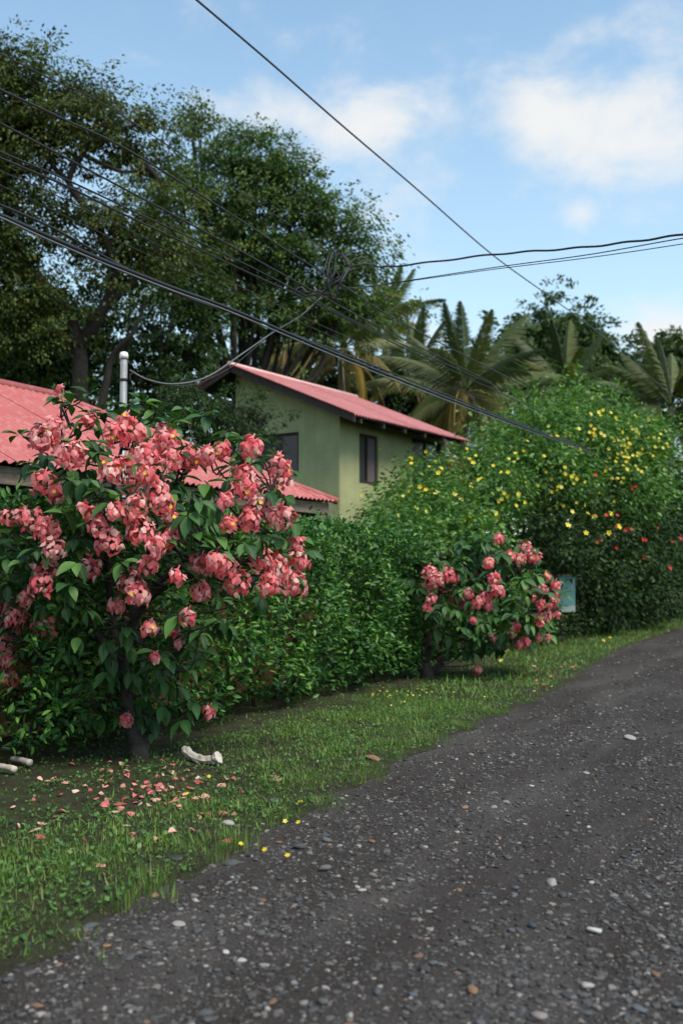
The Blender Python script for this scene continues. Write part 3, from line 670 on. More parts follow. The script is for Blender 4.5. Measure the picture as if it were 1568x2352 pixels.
def spray(C, D, n, rad, flat=.6, droop=.35, dome=False):
    """n leaves around every clump centre; returns loc, L, N"""
    k = len(C); o = rng.normal(size=(k, n, 3)) * rad * np.array((1, 1, flat)); 
    if dome:
        ns = max(4, n // 26); cs = rng.normal(size=(k, ns, 3)) * rad * np.array((1, 1, flat * 1.1)); cs *= rng.uniform(.6, 1.3, (k, 1, 1)); cs[..., 2] -= .25 * (cs[..., 0] ** 2 + cs[..., 1] ** 2) / rad
        pick = rng.integers(0, ns, (k, n)); o = np.take_along_axis(cs, pick[..., None].repeat(3, -1), 1) + rng.normal(size=(k, n, 3)) * rad * .26 * np.array((1, 1, .55))
    loc = (C[:, None] + o).reshape(-1, 3)
    out = unit(o + .6 * rad * D[:, None] + rng.normal(size=o.shape) * rad * .5).reshape(-1, 3); out[:, 2] -= droop
    N = unit(rng.normal(size=(k * n, 3)) * .55 + np.repeat(D, n, 0) * .5 + np.array((0, 0, .75)))
    return loc, unit(out), N
def tree(name, label, lobes_px, base_px, per_m2, n, rad, size, mat, bark='bark', group=None, tpl=T_SMALL, limb_r=.22, shell=.4, flat=.6, droop=.35, depth=1.0, trunk_pts=None, aspect=None, base_z=0.0, lean=0.0, skel=None):
    lobes = [(P(x, y, d), np.array((r, r * depth, r * .9)) * d / FPX) for (x, y, r, d) in lobes_px]
    bx, bd = base_px; b = P(bx, HOR, bd); b[2] = base_z
    root = thing(name, b, label, 'palm' if 'palm' in name else ('tree' if 'tree' in name else 'shrub'), group)
    top = np.mean([l[0] for l in lobes], 0); hgt = min(l[0][2] - l[1][2] for l in lobes)
    fork = b + (top - b) * .0; fork[:2] = b[:2] + (top[:2] - b[:2]) * .25; fork[2] = max(b[2] + .4, min(top[2] * .5, hgt + .5))
    SK = None
    if skel:
        SK = []
        for i, (pts, r0, r1) in enumerate(skel):
            pp = catmull([P(*p) for p in pts], 7); g = Geo(); g.tube(pp, r0, r1, 8, 0, .2); part('trunk' if i == 0 else 'limb', g.mesh('limb', M[bark], True), root); SK.append(pp[len(pp) // 3:])
        SK = np.vstack(SK)
    g = Geo()
    if not skel: g.tube(trunk_pts or [b - UP * .1, b * .6 + fork * .4 + np.array((.1, 0, .1)), fork], limb_r * 1.25, limb_r, 8, 5, .15)
    if not skel: part('trunk', g.mesh('trunk', M[bark], True), root)
    for (c, r) in lobes:
        if skel: fork = SK[np.argmin(np.linalg.norm(SK - c, axis=1) + .5 * np.clip(SK[:, 2] - c[2], 0, 9))]
        m = fork + (c - fork) * .5; m[2] -= .12 * np.linalg.norm(c - fork); m += rng.normal(size=3) * .12 * np.linalg.norm(c - fork) * .6
        g = Geo(); g.tube([fork - UP * .02, m, c], limb_r * .55, .02, 6, 6, .2)
        for _ in range(5):
            d = unit(rng.normal(size=3)); d[2] = abs(d[2]) * .6; e = c + d * r * .85; q = m + (c - m) * rng.random()
            g.tube([q, (q + e) / 2 + UP * .1 * r[2], e], limb_r * .16, .008, 5, 4)
        part('limb', g.mesh('limb', M[bark], True), root)
    C, D, _ = clumps(lobes, per_m2, shell=shell); q = .5
    k = (wob(C[:, 0] * .8 * q + C[:, 2] * .5 * q, C[:, 1] * .9 * q + C[:, 2] * .7 * q) > -.33) | (rng.random(len(C)) < .22); C, D = C[k], D[k]
    C = C + D * (rng.random(len(C)) < .13)[:, None] * rng.uniform(.4, 1.1, len(C))[:, None] * rad + UP * (rng.random(len(C)) < .08)[:, None] * rad * 1.2
    loc, L, N = spray(C, D, n, rad, flat, droop, True)
    leaves_obj('crown', root, loc, L, N, size * rng.uniform(.65, 1.2, len(loc)), tpl, M[mat], aspect=aspect)
    return root

SK1 = [(((195, 1340, 23.5), (188, 1000, 23.5), (178, 790, 23.3), (135, 700, 23), (60, 600, 23), (15, 470, 23), (20, 300, 23), (55, 200, 23)), .24, .05),
       (((178, 800, 23.3), (235, 715, 23), (265, 610, 22.8), (205, 490, 22.8), (160, 420, 22.6), (190, 355, 22.6), (250, 295, 22.8)), .15, .035),
       (((235, 715, 23), (300, 655, 22.8), (345, 600, 22.8), (380, 520, 23)), .09, .03), (((192, 1100, 23.5), (240, 900, 23.3), (258, 820, 23.2), (305, 765, 23), (335, 690, 23)), .12, .03),
       (((160, 420, 22.6), (110, 360, 22.8), (95, 250, 23)), .07, .03), (((60, 600, 23), (-40, 500, 23), (-100, 350, 23)), .1, .03), (((190, 355, 22.6), (290, 395, 22.5), (370, 362, 22.6)), .06, .02)]
tree('broad_tree', 'tall broad olive-brown tree filling the upper left behind the red roof',
     [(x, y + .05 * max(0, 300 - y), r * .9, 23) for x, y, r in ((15, 140, 60), (95, 175, 75), (170, 205, 65), (0, 250, 110), (110, 285, 95), (225, 270, 60), (300, 330, 60), (345, 265, 28), (235, 340, 50), (50, 400, 90), (270, 250, 25), (-110, 260, 140), (-120, 480, 150), (20, 540, 90), (130, 500, 75), (250, 490, 60), (330, 400, 40), (60, 640, 80), (200, 590, 65), (-80, 660, 110), (320, 600, 60), (150, 680, 60), (385, 430, 45), (390, 520, 50), (300, 540, 60), (-60, 120, 60), (60, 740, 70))],
     (195, 23.5), 2.1, 300, .50, .115, 'olive_leaf', 'bark', limb_r=.15, shell=.35, flat=.34, skel=SK1)
tree('rounded_tree', 'tall green tree with wide rounded crown rising behind the green house',
     [(x - .045 * max(0, x - 560), y + .06 * max(0, 520 - y), r * .74, 31) for x, y, r in ((455, 265, 40), (440, 240, 20), (515, 345, 75), (600, 345, 65), (575, 290, 28), (445, 410, 90), (560, 460, 105), (655, 430, 65), (725, 470, 75), (800, 530, 65), (835, 585, 45), (785, 620, 65), (660, 590, 95), (540, 590, 95), (430, 560, 85), (600, 700, 75), (700, 710, 75), (785, 705, 55), (480, 690, 65), (360, 500, 60), (690, 385, 25), (645, 330, 22), (375, 420, 55), (385, 350, 35), (340, 570, 60), (400, 650, 70), (850, 660, 35))],
     (560, 31.5), 1.75, 370, .60, .135, 'tree_leaf', 'bark', limb_r=.2, shell=.35, flat=.34)
tree('understory_tree', 'dark dense tree in deep shade under the broad tree at far left',
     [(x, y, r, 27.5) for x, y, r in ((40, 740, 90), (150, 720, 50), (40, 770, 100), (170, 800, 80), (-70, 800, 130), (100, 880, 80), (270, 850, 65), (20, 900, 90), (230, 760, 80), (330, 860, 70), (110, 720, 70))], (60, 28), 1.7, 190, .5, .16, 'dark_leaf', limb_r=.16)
tree('slender_tree', 'dark shade tree with leaning limbs left of the green house',
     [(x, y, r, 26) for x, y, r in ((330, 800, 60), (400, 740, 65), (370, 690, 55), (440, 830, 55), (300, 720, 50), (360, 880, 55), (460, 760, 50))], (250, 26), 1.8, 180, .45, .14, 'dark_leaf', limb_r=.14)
tree('feathery_tree', 'small feathery dark tree hanging in front of the green gable wall',
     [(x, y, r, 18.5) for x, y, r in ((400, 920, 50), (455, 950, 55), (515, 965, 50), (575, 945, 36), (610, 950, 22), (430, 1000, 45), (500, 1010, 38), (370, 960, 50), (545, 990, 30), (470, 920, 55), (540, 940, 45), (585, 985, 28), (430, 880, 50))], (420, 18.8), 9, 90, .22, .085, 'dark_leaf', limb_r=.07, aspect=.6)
tree('round_crown_tree', 'distant round-topped tree above the palms on the right',
     [(x, y, r, 56) for x, y, r in ((1200, 765, 42), (1255, 738, 46), (1320, 745, 52), (1370, 780, 42), (1402, 810, 24), (1240, 810, 70), (1330, 820, 70), (1175, 805, 40))], (1280, 57), 1.5, 150, .75, .3, 'far_leaf', limb_r=.3)
tree('distant_tree', 'low distant tree at the right edge below a white cloud',
     [(x, y, r, 62) for x, y, r in ((1470, 840, 40), (1510, 815, 32), (1550, 800, 38), (1430, 870, 40), (1590, 820, 50), (1400, 850, 30))], (1500, 62), 1.5, 110, .7, .32, 'far_leaf', limb_r=.22)
tree('pale_tree', 'sparse yellow-green tree between the big tree and the palms',
     [(x, y, r, 47) for x, y, r in ((885, 740, 45), (935, 715, 45), (975, 760, 40), (1005, 805, 40), (900, 800, 50), (960, 830, 45))], (930, 47), .6, 34, .5, .26, 'pale_leaf', limb_r=.12)
tree('backdrop_tree', 'dark tree right behind the ridge of the green house',
     [(x, y, r, 42) for x, y, r in ((640, 830, 60), (720, 860, 60), (800, 880, 60), (880, 900, 60), (560, 840, 60), (960, 920, 60))], (760, 42.5), 2, 56, .45, .3, 'dark_leaf', limb_r=.15)
tree('backdrop_tree', 'dark tree filling in behind the two right palms',
     [(x, y, r, 52) for x, y, r in ((1060, 860, 70), (1150, 880, 70), (1230, 880, 70), (1350, 900, 80), (1450, 920, 70), (1010, 900, 60))], (1240, 52.5), 1.6, 56, .5, .36, 'far_leaf', limb_r=.2)
# far wood, one mass
root = thing('far_wood', P(700, HOR, 75), 'dark continuous wood far behind the houses', 'woodland'); 
lb = [(np.array((x, 70 + rng.uniform(-6, 10), rng.uniform(2, 4.5))), (6.5, 4, 5.2 + rng.uniform(0, 3) + (7 if x < -8 else 0))) for x in np.arange(-46, 60, 6.0)]
C, D, _ = clumps(lb, .6, shell=.7); loc, L, N = spray(C, D, 14, .8)
bpy.data.objects.remove(root)
V, F, uv, r = scatter(T_SMALL, frames(L, N), loc, .75 * rng.uniform(.7, 1.2, len(loc)))
tag(link('far_wood', mesh_np('far_wood', V, F, M['far_leaf'], uv, r)), 'dark continuous wood far behind the houses and palms', 'woodland', kind='stuff')

# coconut palms
def frond_mesh(name, mat, length, droop, n=80, seed=0):
    r = np.random.default_rng(seed); t = np.linspace(0, 1, 12)
    y = length * (t - .18 * droop * t ** 2); z = -length * droop * .5 * t ** 2.2
    rach = np.stack((np.zeros(12), y, z), -1); g = Geo(); g.tube(rach, .035, .006, 5)
    tt = np.linspace(.14, .99, n); V, T = [], []
    for side in (-1, 1):
        for q in tt:
            c = np.array([np.interp(q, t, rach[:, k]) for k in range(3)]); ln = length * .185 * (math.sin(math.pi * min(1, q * .82 + .18)) ** .6) * r.uniform(.8, 1.1)
            d = unit(np.array((side * 1.0, .55 + .5 * q, -.45 - .6 * droop - .7 * r.random()))); w = .021 + .007 * r.random()
            mid = c + d * ln * .5; tip = c + d * ln + np.array((0, 0, -ln * .42)); a = np.array((0, w, .0)); b0 = len(V)
            V += [c - a * .6, c + a * .6, mid + a, mid - a, tip]; T += [(b0, b0 + 1, b0 + 2), (b0, b0 + 2, b0 + 3), (b0 + 3, b0 + 2, b0 + 4)]
    g.add(np.array(V), [np.array(T)]); me = g.mesh(name, mat, False); return me
FR = [(frond_mesh('frond', M['palm_leaf'], 3.6, .35, seed=1), 1), (frond_mesh('frond', M['palm_leaf'], 3.6, .75, seed=2), 2), (frond_mesh('frond', M['palm_leaf'], 3.4, 1.1, seed=3), 3), (frond_mesh('frond', M['palm_yellow'], 3.3, 1.3, seed=4), 4)]
def palm(label, cx, cy, d, n=20, scale=1.0, yellow=.25, seed=0, upright=.5):
    n = int(n * 1.25)
    r = random.Random(seed); c = P(cx, cy, d); b = np.array((c[0] + r.uniform(-.6, .6), c[1] + .3, 0))
    root = thing('coconut_palm', b, label, 'palm', 'coconut palms behind the houses')
    g = Geo(); g.tube([b - UP * .2, b + (c - b) * .35 + np.array((.12, 0, 0)), b + (c - b) * .7, c], (.22, .15, .13, .13), None, 10, 8, .12); part('trunk', g.mesh('trunk', M['palm_bark'], True), root)
    for i in range(n):
        f = i / n; elev = R(82 - 125 * f ** (1.25 - upright * .5)) + r.uniform(-.1, .1); azm = i * 2.399 + r.uniform(-.3, .3)
        idx = 0 if elev > R(55) else (1 if elev > R(15) else 2)
        if elev < R(5) and r.random() < yellow * 2: idx = 3
        mt = Matrix.Translation(Vector(c - b)) @ Matrix.Rotation(azm, 4, 'Z') @ Matrix.Rotation(elev, 4, 'X') @ Matrix.Rotation(r.uniform(-.3, .3), 4, 'Y') @ Matrix.Scale(scale * r.uniform(.85, 1.1), 4)
        link('frond', FR[idx][0], root, basis=mt)
    return root
palm('coconut palm with spiky upright fronds right of the green roof end', 1068, 900, 38, 24, 1.18, .35, 1, .95)
palm('smaller grey-green coconut palm below the round-topped tree', 1300, 890, 46, 20, .95, .1, 2, .9)
palm('coconut palm cut by the right edge of the picture', 1540, 935, 40, 22, 1.05, .15, 13, .8)
palm('coconut palm with yellow hanging fronds just over the green house ridge', 790, 800, 38, 18, 1.0, .7, 4, .2)
palm('coconut palm with slim bare trunk left of the green house peak', 536, 640, 34, 16, .9, .5, 5, .3)
palm('tall coconut palm peeping out right of the big green tree', 885, 745, 52, 18, .95, .5, 6, .5)
palm('coconut palm with yellowing fronds between green house and the spiky palm', 945, 880, 42, 18, .9, .6, 7, .3)
palm('coconut palm half hidden between green house and tree trunk', 655, 800, 40, 16, .85, .6, 8, .3)

# flowering shrubs beyond the hedge
def flower_mesh(name, mat, petals=5, cup=.35):
    V, Q = [(0, 0, -.15)], []
    for k in range(petals):
        a = k * 2 * math.pi / petals; ca, sa = math.cos(a), math.sin(a); b = len(V)
        for (x, y, z) in ((-.28, .45, cup * .25), (.28, .45, cup * .25), (.34, .85, cup * .5), (0, 1.0, cup * .45), (-.34, .85, cup * .5)): V.append((x * ca - y * sa, x * sa + y * ca, z))
        Q += [(0, b + 1, b), (b, b + 1, b + 2), (b, b + 2, b + 4), (b + 4, b + 2, b + 3)]
    return mesh_np(name, np.array(V, float), np.array(Q), mat, rnd=np.zeros(len(V)))
FM_Y = flower_mesh('yellow_flower', M['yellow']); FM_R = flower_mesh('red_flower', M['red'], 5, .5); FM_S = flower_mesh('floret', M['floret'], 5, .1)
def face_basis(loc, nrm, scale):
    q = Vector(nrm).normalized().to_track_quat('Z', 'Y'); return Matrix.Translation(Vector(loc)) @ q.to_matrix().to_4x4() @ Matrix.Rotation(random.uniform(0, 6.28), 4, 'Z') @ Matrix.Scale(scale, 4)
def shrub(name, label, lobes, per_m2, n, rad, size, mat, stem_r=.05, tpl=T_SMALL, ground=True, cat='shrub', shell=.55, aspect=None, group=None):
    lobes = [(np.asarray(c, float), np.asarray(r, float)) for c, r in lobes]
    b = np.mean([c for c, _ in lobes], 0); b[2] = gp(b[0], b[1])
    root = tag(link(name, None, loc=tuple(b)), label, cat, group)
    for i, (c, r) in enumerate(lobes):
        g = Geo(); s0 = b + np.array((rng.normal() * .2, rng.normal() * .2, -.05)); s0[:2] = s0[:2] * .4 + c[:2] * .6; s0[2] = b[2] - .05
        g.tube([s0, s0 * .5 + c * .5 + rng.normal(size=3) * .12, c], stem_r, stem_r * .4, 6, 5, .2)
        for _ in range(4):
            d = unit(rng.normal(size=3)); g.tube([s0 * .4 + c * .6, c + d * r * .4, c + d * r * .8], stem_r * .4, .006, 5, 4)
        part('stem', g.mesh('stem', M['bark'], True), root)
    C, D, _ = clumps(lobes, per_m2, shell=shell); k = (C[:, 2] > .12) & ((wob(C[:, 0] * 1.1 + C[:, 2] * .9, C[:, 1] * .8 + C[:, 2] * 1.5) > -.45) | (rng.random(len(C)) < .35)); C, D = C[k], D[k]
    C = C + (D + .5 * UP) * (rng.random(len(C)) < .16)[:, None] * rng.uniform(.6, 2.4, len(C))[:, None] * rad
    loc, L, N = spray(C, D, n, rad); k = loc[:, 2] > .05; loc, L, N = loc[k], L[k], N[k]
    leaves_obj('foliage', root, loc, L, N, size * rng.uniform(.65, 1.25, len(loc)), tpl, M[mat], aspect=aspect)
    return root, lobes
def surf_hit(lobes, px, py):
    rx, rz = ray(px, py); o = np.array((0, 0, CAMZ)); dv = np.array((rx, 1, rz)); best = None
    for c, r in lobes:
        a = ((dv / r) ** 2).sum(); bq = 2 * ((dv / r) * ((o - c) / r)).sum(); cq = (((o - c) / r) ** 2).sum() - 1.08; disc = bq * bq - 4 * a * cq
        if disc > 0:
            t = (-bq - math.sqrt(disc)) / (2 * a)
            if best is None or t < best[0]: p = o + dv * t; best = (t, p, unit((p - c) / r ** 2))
    return best
def flowers(root, lobes, name, me, spots, size):
    b = np.array(root.location); k = 0
    for (x, y) in spots:
        h = surf_hit(lobes, x, y)
        if h is None: continue
        nr = unit(h[2] * .8 + np.array((.1, -.8, .35)) + rng.normal(size=3) * .4)
        link(name, me, root, basis=face_basis(h[1] + h[2] * .1 - b, nr, size * random.uniform(.75, 1.15))); k += 1
    return k
def pxspots(n, rects):
    out = []; w = np.array([r[4] for r in rects], float); w /= w.sum()
    for _ in range(n):
        r = rects[rng.choice(len(rects), p=w)]; out.append((rng.uniform(r[0], r[2]), rng.uniform(r[1], r[3])))
    return out
def LB(x, y, d, rx, ry=None, depth=None):     # lobe from picture position and radius at distance d
    k = d / FPX; ry = ry or rx; return (P(x, y, d), (rx * k, (depth or rx * k), ry * k))
A, lA = shrub('allamanda_shrub', 'bright green shrub with yellow trumpet flowers beside the green house', [LB(895, 1175, 17.5, 60, 62), LB(965, 1140, 18, 78, 68), LB(1060, 1120, 19, 100, 80), LB(910, 1200, 16.5, 75, 45), LB(1010, 1190, 17, 110, 70), LB(955, 1062, 18.5, 16, 26), LB(1110, 1130, 19, 100, 90)], 13, 36, .16, .105, 'bush_leaf')
flowers(A, lA, 'yellow_flower', FM_Y, pxspots(62, ((880, 1040, 1010, 1100, 1), (1000, 1040, 1180, 1110, 1.3), (820, 1100, 1000, 1200, .7), (1000, 1110, 1200, 1200, 1.2), (1040, 1130, 1180, 1200, .5))), .043)
flowers(A, lA, 'red_flower', FM_R, pxspots(6, ((880, 1050, 1000, 1100, 1), (1050, 1000, 1130, 1040, 2))), .045)
B, lB = shrub('allamanda_shrub', 'tallest shrub dotted with yellow flowers at the right end of the green bank', [LB(1230, 1010, 22, 100, 85), LB(1330, 1020, 23, 110, 90), LB(1430, 1040, 24, 95, 85), LB(1490, 1090, 25, 60, 90), LB(1260, 1090, 21, 110, 80), LB(1400, 1120, 23, 110, 80), LB(1470, 1010, 25, 55, 50)], 10, 38, .19, .12, 'bush_leaf')
flowers(B, lB, 'yellow_flower', FM_Y, pxspots(135, ((1350, 950, 1530, 1010, 1.3), (1390, 1000, 1535, 1090, 1.6), (1180, 980, 1360, 1080, .8), (1180, 1080, 1340, 1160, .9), (1340, 1060, 1460, 1150, .5))), .043)
flowers(B, lB, 'red_flower', FM_R, pxspots(5, ((1300, 1050, 1480, 1150, 1), (1330, 1120, 1380, 1160, .6))), .048)
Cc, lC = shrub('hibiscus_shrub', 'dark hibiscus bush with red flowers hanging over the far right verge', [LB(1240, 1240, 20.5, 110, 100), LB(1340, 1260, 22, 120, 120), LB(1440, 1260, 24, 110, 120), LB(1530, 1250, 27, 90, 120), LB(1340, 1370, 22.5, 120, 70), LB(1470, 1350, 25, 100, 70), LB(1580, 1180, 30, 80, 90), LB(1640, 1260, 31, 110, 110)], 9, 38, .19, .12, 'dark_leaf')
flowers(Cc, lC, 'red_flower', FM_R, pxspots(17, ((1360, 1140, 1440, 1260, 1.3), (1460, 1190, 1560, 1300, 1.4), (1500, 1270, 1560, 1350, .7))), .048)
flowers(Cc, lC, 'yellow_flower', FM_Y, pxspots(8, ((1270, 1170, 1420, 1230, 1),)), .06)
shrub('leafy_bush', 'plain light green bush crowning the bank between the palms and yellow flowers', [LB(1215, 980, 26, 50, 42), LB(1245, 932, 27, 50, 38), LB(1310, 952, 28, 75, 45), LB(1390, 960, 28, 65, 38), LB(1160, 1010, 24, 50, 35)], 7, 36, .24, .15, 'bush_leaf')
shrub('leafy_bush', 'mid green leafy bush between clipped hedge and second pink shrub', [LB(930, 1250, 15.2, 75, 75), LB(1010, 1240, 15.6, 80, 60), LB(900, 1330, 15.2, 70, 80), LB(870, 1420, 15.2, 70, 80), LB(940, 1450, 15.6, 60, 60), LB(1080, 1240, 16.2, 75, 60), LB(1090, 1410, 17.8, 80, 65), LB(1180, 1400, 18.8, 75, 65), LB(1030, 1440, 17, 60, 60)], 15, 36, .15, .11, 'bush_leaf')
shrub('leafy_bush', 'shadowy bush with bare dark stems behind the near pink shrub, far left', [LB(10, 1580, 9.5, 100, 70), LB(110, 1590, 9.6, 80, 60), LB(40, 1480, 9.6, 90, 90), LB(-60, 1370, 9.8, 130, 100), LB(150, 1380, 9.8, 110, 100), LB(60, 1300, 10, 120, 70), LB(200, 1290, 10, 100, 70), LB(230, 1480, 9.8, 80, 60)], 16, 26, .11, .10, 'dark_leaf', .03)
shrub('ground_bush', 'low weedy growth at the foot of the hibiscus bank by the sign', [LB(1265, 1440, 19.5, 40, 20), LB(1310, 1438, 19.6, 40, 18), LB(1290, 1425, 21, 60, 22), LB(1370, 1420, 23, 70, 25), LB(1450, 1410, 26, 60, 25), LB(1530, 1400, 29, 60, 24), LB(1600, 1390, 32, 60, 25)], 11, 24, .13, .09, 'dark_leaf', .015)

# clipped hedge
hg = thing('clipped_hedge', SN(9.5, 6.3, .03), 'clipped glossy green hedge running behind the pink shrub', 'hedge')
S0, S1_, N0, N1, HT = 5.6, 12.8, 5.75, 6.85, 2.03
def hedge():
    nF, nT, nE, nI = 20000, 8000, 2200, 7000
    s = np.concatenate((rng.uniform(S0, S1_, nF), rng.uniform(S0, S1_, nT), np.full(nE, S1_), rng.uniform(S0, S1_, nI)))
    n = np.concatenate((np.full(nF, N0), rng.uniform(N0, N1, nT), rng.uniform(N0, N1, nE), rng.uniform(N0 + .15, N1, nI)))
    z = np.concatenate((.16 + (HT - .1) * rng.random(nF) ** .85, np.full(nT, HT), rng.uniform(.2, HT, nE), rng.uniform(.3, HT - .1, nI)))
    D = np.concatenate((np.tile(-N3 + .35 * UP, (nF, 1)), np.tile(UP - .2 * N3, (nT, 1)), np.tile(U3 + .3 * UP, (nE, 1)), np.tile(UP - N3, (nI, 1))))
    bulge = .20 * wob(s * 1.3, z * 1.7) + .06 * wob(s * 5.1 + 3, z * 6.2)
    taper = -.12 + .30 * np.clip((.7 - z) / .7, 0, 1) ** 1.5
    n = n - (bulge * (n < N0 + .02)) + (taper * (n < N0 + .02)); z = z + .10 * wob(s * 1.9, n * 3) * (z > HT - .02)
    jit = rng.normal(size=(len(s), 3)) * .055
    loc = SN(0, 0)[None] + np.stack((s * RU[0] + n * RN[0], s * RU[1] + n * RN[1], z), -1) + jit
    dens = wob(s * 3.3 + 7, z * 4.1 + n) ; k = (loc[:, 2] > .1) & ((dens > -.45) | (rng.random(len(s)) < .35)); loc, D = loc[k], D[k]
    L = unit(D + rng.normal(size=D.shape) * .75 + np.array((0, 0, -.1))); N = unit(UP * .7 + D * .6 + rng.normal(size=D.shape) * .45)
    sz = rng.uniform(.055, .098, len(loc))
    prom = np.argsort(np.linalg.norm(loc - np.array((0, 0, CAMZ)), axis=1) - (D @ -N3) * 1.5 - sz * 25 + rng.random(len(loc)) * .5)
    vis = loc[:, 0] / loc[:, 1] > -.17
    prom = [i for i in prom if vis[i]][:300]; ms = np.ones(len(loc), bool); ms[prom] = False
    leaves_obj('foliage', hg, loc[ms], L[ms], N[ms], sz[ms], T_MID, M['hedge_leaf'])
    lm = [mesh_np('leaf', T_MID[0], T_MID[1], M['hedge_leaf'], T_MID[2], np.full(len(T_MID[0]), v)) for v in (0., .33)]
    fr = frames(L, N); b = np.array(hg.location)
    for q, i in enumerate(prom):
        mt = Matrix(fr[i].tolist()).to_4x4() @ Matrix.Scale(sz[i] * 1.1, 4); mt.translation = Vector(loc[i] - b); link('leaf', lm[q % 2], hg, basis=mt)
hedge()
for i in range(14):
    s = S0 + .3 + i * .5; g = Geo(); p = SN(s, 6.2 + rng.normal() * .12, 0)
    g.tube([p, p + np.array((rng.normal() * .1, rng.normal() * .1, .7)), p + np.array((rng.normal() * .2, rng.normal() * .2, 1.7))], .035, .012, 6, 4, .2); part('stem', g.mesh('stem', M['bark'], True), hg)

# ------------------------------------------------------------------ pink mussaenda shrubs
LEAFM = [mesh_np('leaf', T_BIG[0], T_BIG[1], M['muss_leaf'], T_BIG[2], np.full(len(T_BIG[0]), v)) for v in (0., .3, .6)]
T_BR2 = leaf_tpl(5, .76, .18, .36, .72, cross=5)
BRM = [mesh_np('bract', T[0], T[1], M['bract'], T[2], np.full(len(T[0]), v)) for T, v in ((T_BRACT, 0.), (T_BR2, .4), (T_BRACT, .7))]
def cluster(root, c, rad, bsize, subs, star, tint):
    """a drooping mop of bracts: one mesh, a few outer bracts as sub-parts"""
    rad = rad * 1.02; n = int(9 + 66 * (rad / .16) ** 1.8)
    k = np.arange(n) + .5; ph = np.arccos(1 - 1.72 * k / n); th = k * 2.39996 + rng.random() * 6
    d = np.stack((np.cos(th) * np.sin(ph), np.sin(th) * np.sin(ph), np.cos(ph)), -1); d = unit(d + rng.normal(size=d.shape) * .18)
    rr = rad * rng.uniform(.62, 1.0, n)[:, None]
    tg = np.array((0, 0, -1.)) + d * d[:, 2:3]; L = unit(unit(tg) * .9 + d * .28 + rng.normal(size=d.shape) * .3); N = unit(d + rng.normal(size=d.shape) * .28)
    size = bsize * rng.uniform(.75, 1.2, n)
    loc = d * rr * np.array((1, 1, 1.1)) - L * size[:, None] * .45
    fr = frames(L, N); front = np.argsort(loc[:, 1] - .4 * loc[:, 2])[:subs]
    ms = np.ones(n, bool); ms[front] = False
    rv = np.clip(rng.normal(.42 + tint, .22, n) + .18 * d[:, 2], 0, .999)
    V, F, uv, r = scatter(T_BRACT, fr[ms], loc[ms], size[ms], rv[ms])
    g0 = Geo(); g0.tube([(0, 0, -rad * .2), (0, 0, rad * .4), (.02, .03, rad * 1.1)], .006, .005, 5, 3)
    tv = np.vstack(g0.V); off = len(V)
    o = link('flower_cluster', mesh_np('flower_cluster', np.vstack((V, tv)), [np.vstack((F[0], np.vstack(g0.Q) + off))] + ([np.vstack(g0.T) + off] if g0.T else []), M['bract'], np.vstack((uv, np.full((len(tv), 2), .9))), np.concatenate((r, np.full(len(tv), .02)))), root, loc=tuple(c - np.array(root.location)))
    for q in front:
        mt = Matrix(fr[q].tolist()).to_4x4() @ Matrix.Scale(size[q], 4); mt.translation = Vector(loc[q]); link('bract', BRM[int(rng.integers(3))], o, basis=mt)
    if star:
        for _ in range(star):
            dd = unit(np.array((rng.normal() * .5, -1, rng.normal() * .4 - .1))); link('floret', FM_S, o, basis=face_basis(dd * rad * 1.02, dd, .016))
    return o
def whorl(c, n, size, up=.15, spread=1.0, axis=None):
    a = rng.random() * 6.28 + np.arange(n) * 6.283 / n + rng.normal(size=n) * .25; pit = rng.uniform(-1.0, .35, n) + up
    L = np.stack((np.cos(a) * np.cos(pit), np.sin(a) * np.cos(pit), np.sin(pit)), -1); N = np.stack((-np.cos(a) * np.sin(pit) * .8, -np.sin(a) * np.sin(pit) * .8, np.cos(pit)), -1) + np.array((0, -.25, .1)) + rng.normal(size=(n, 3)) * .22
    return np.asarray(c) + L * .02, L, unit(N), size * rng.uniform(.65, 1.15, n)
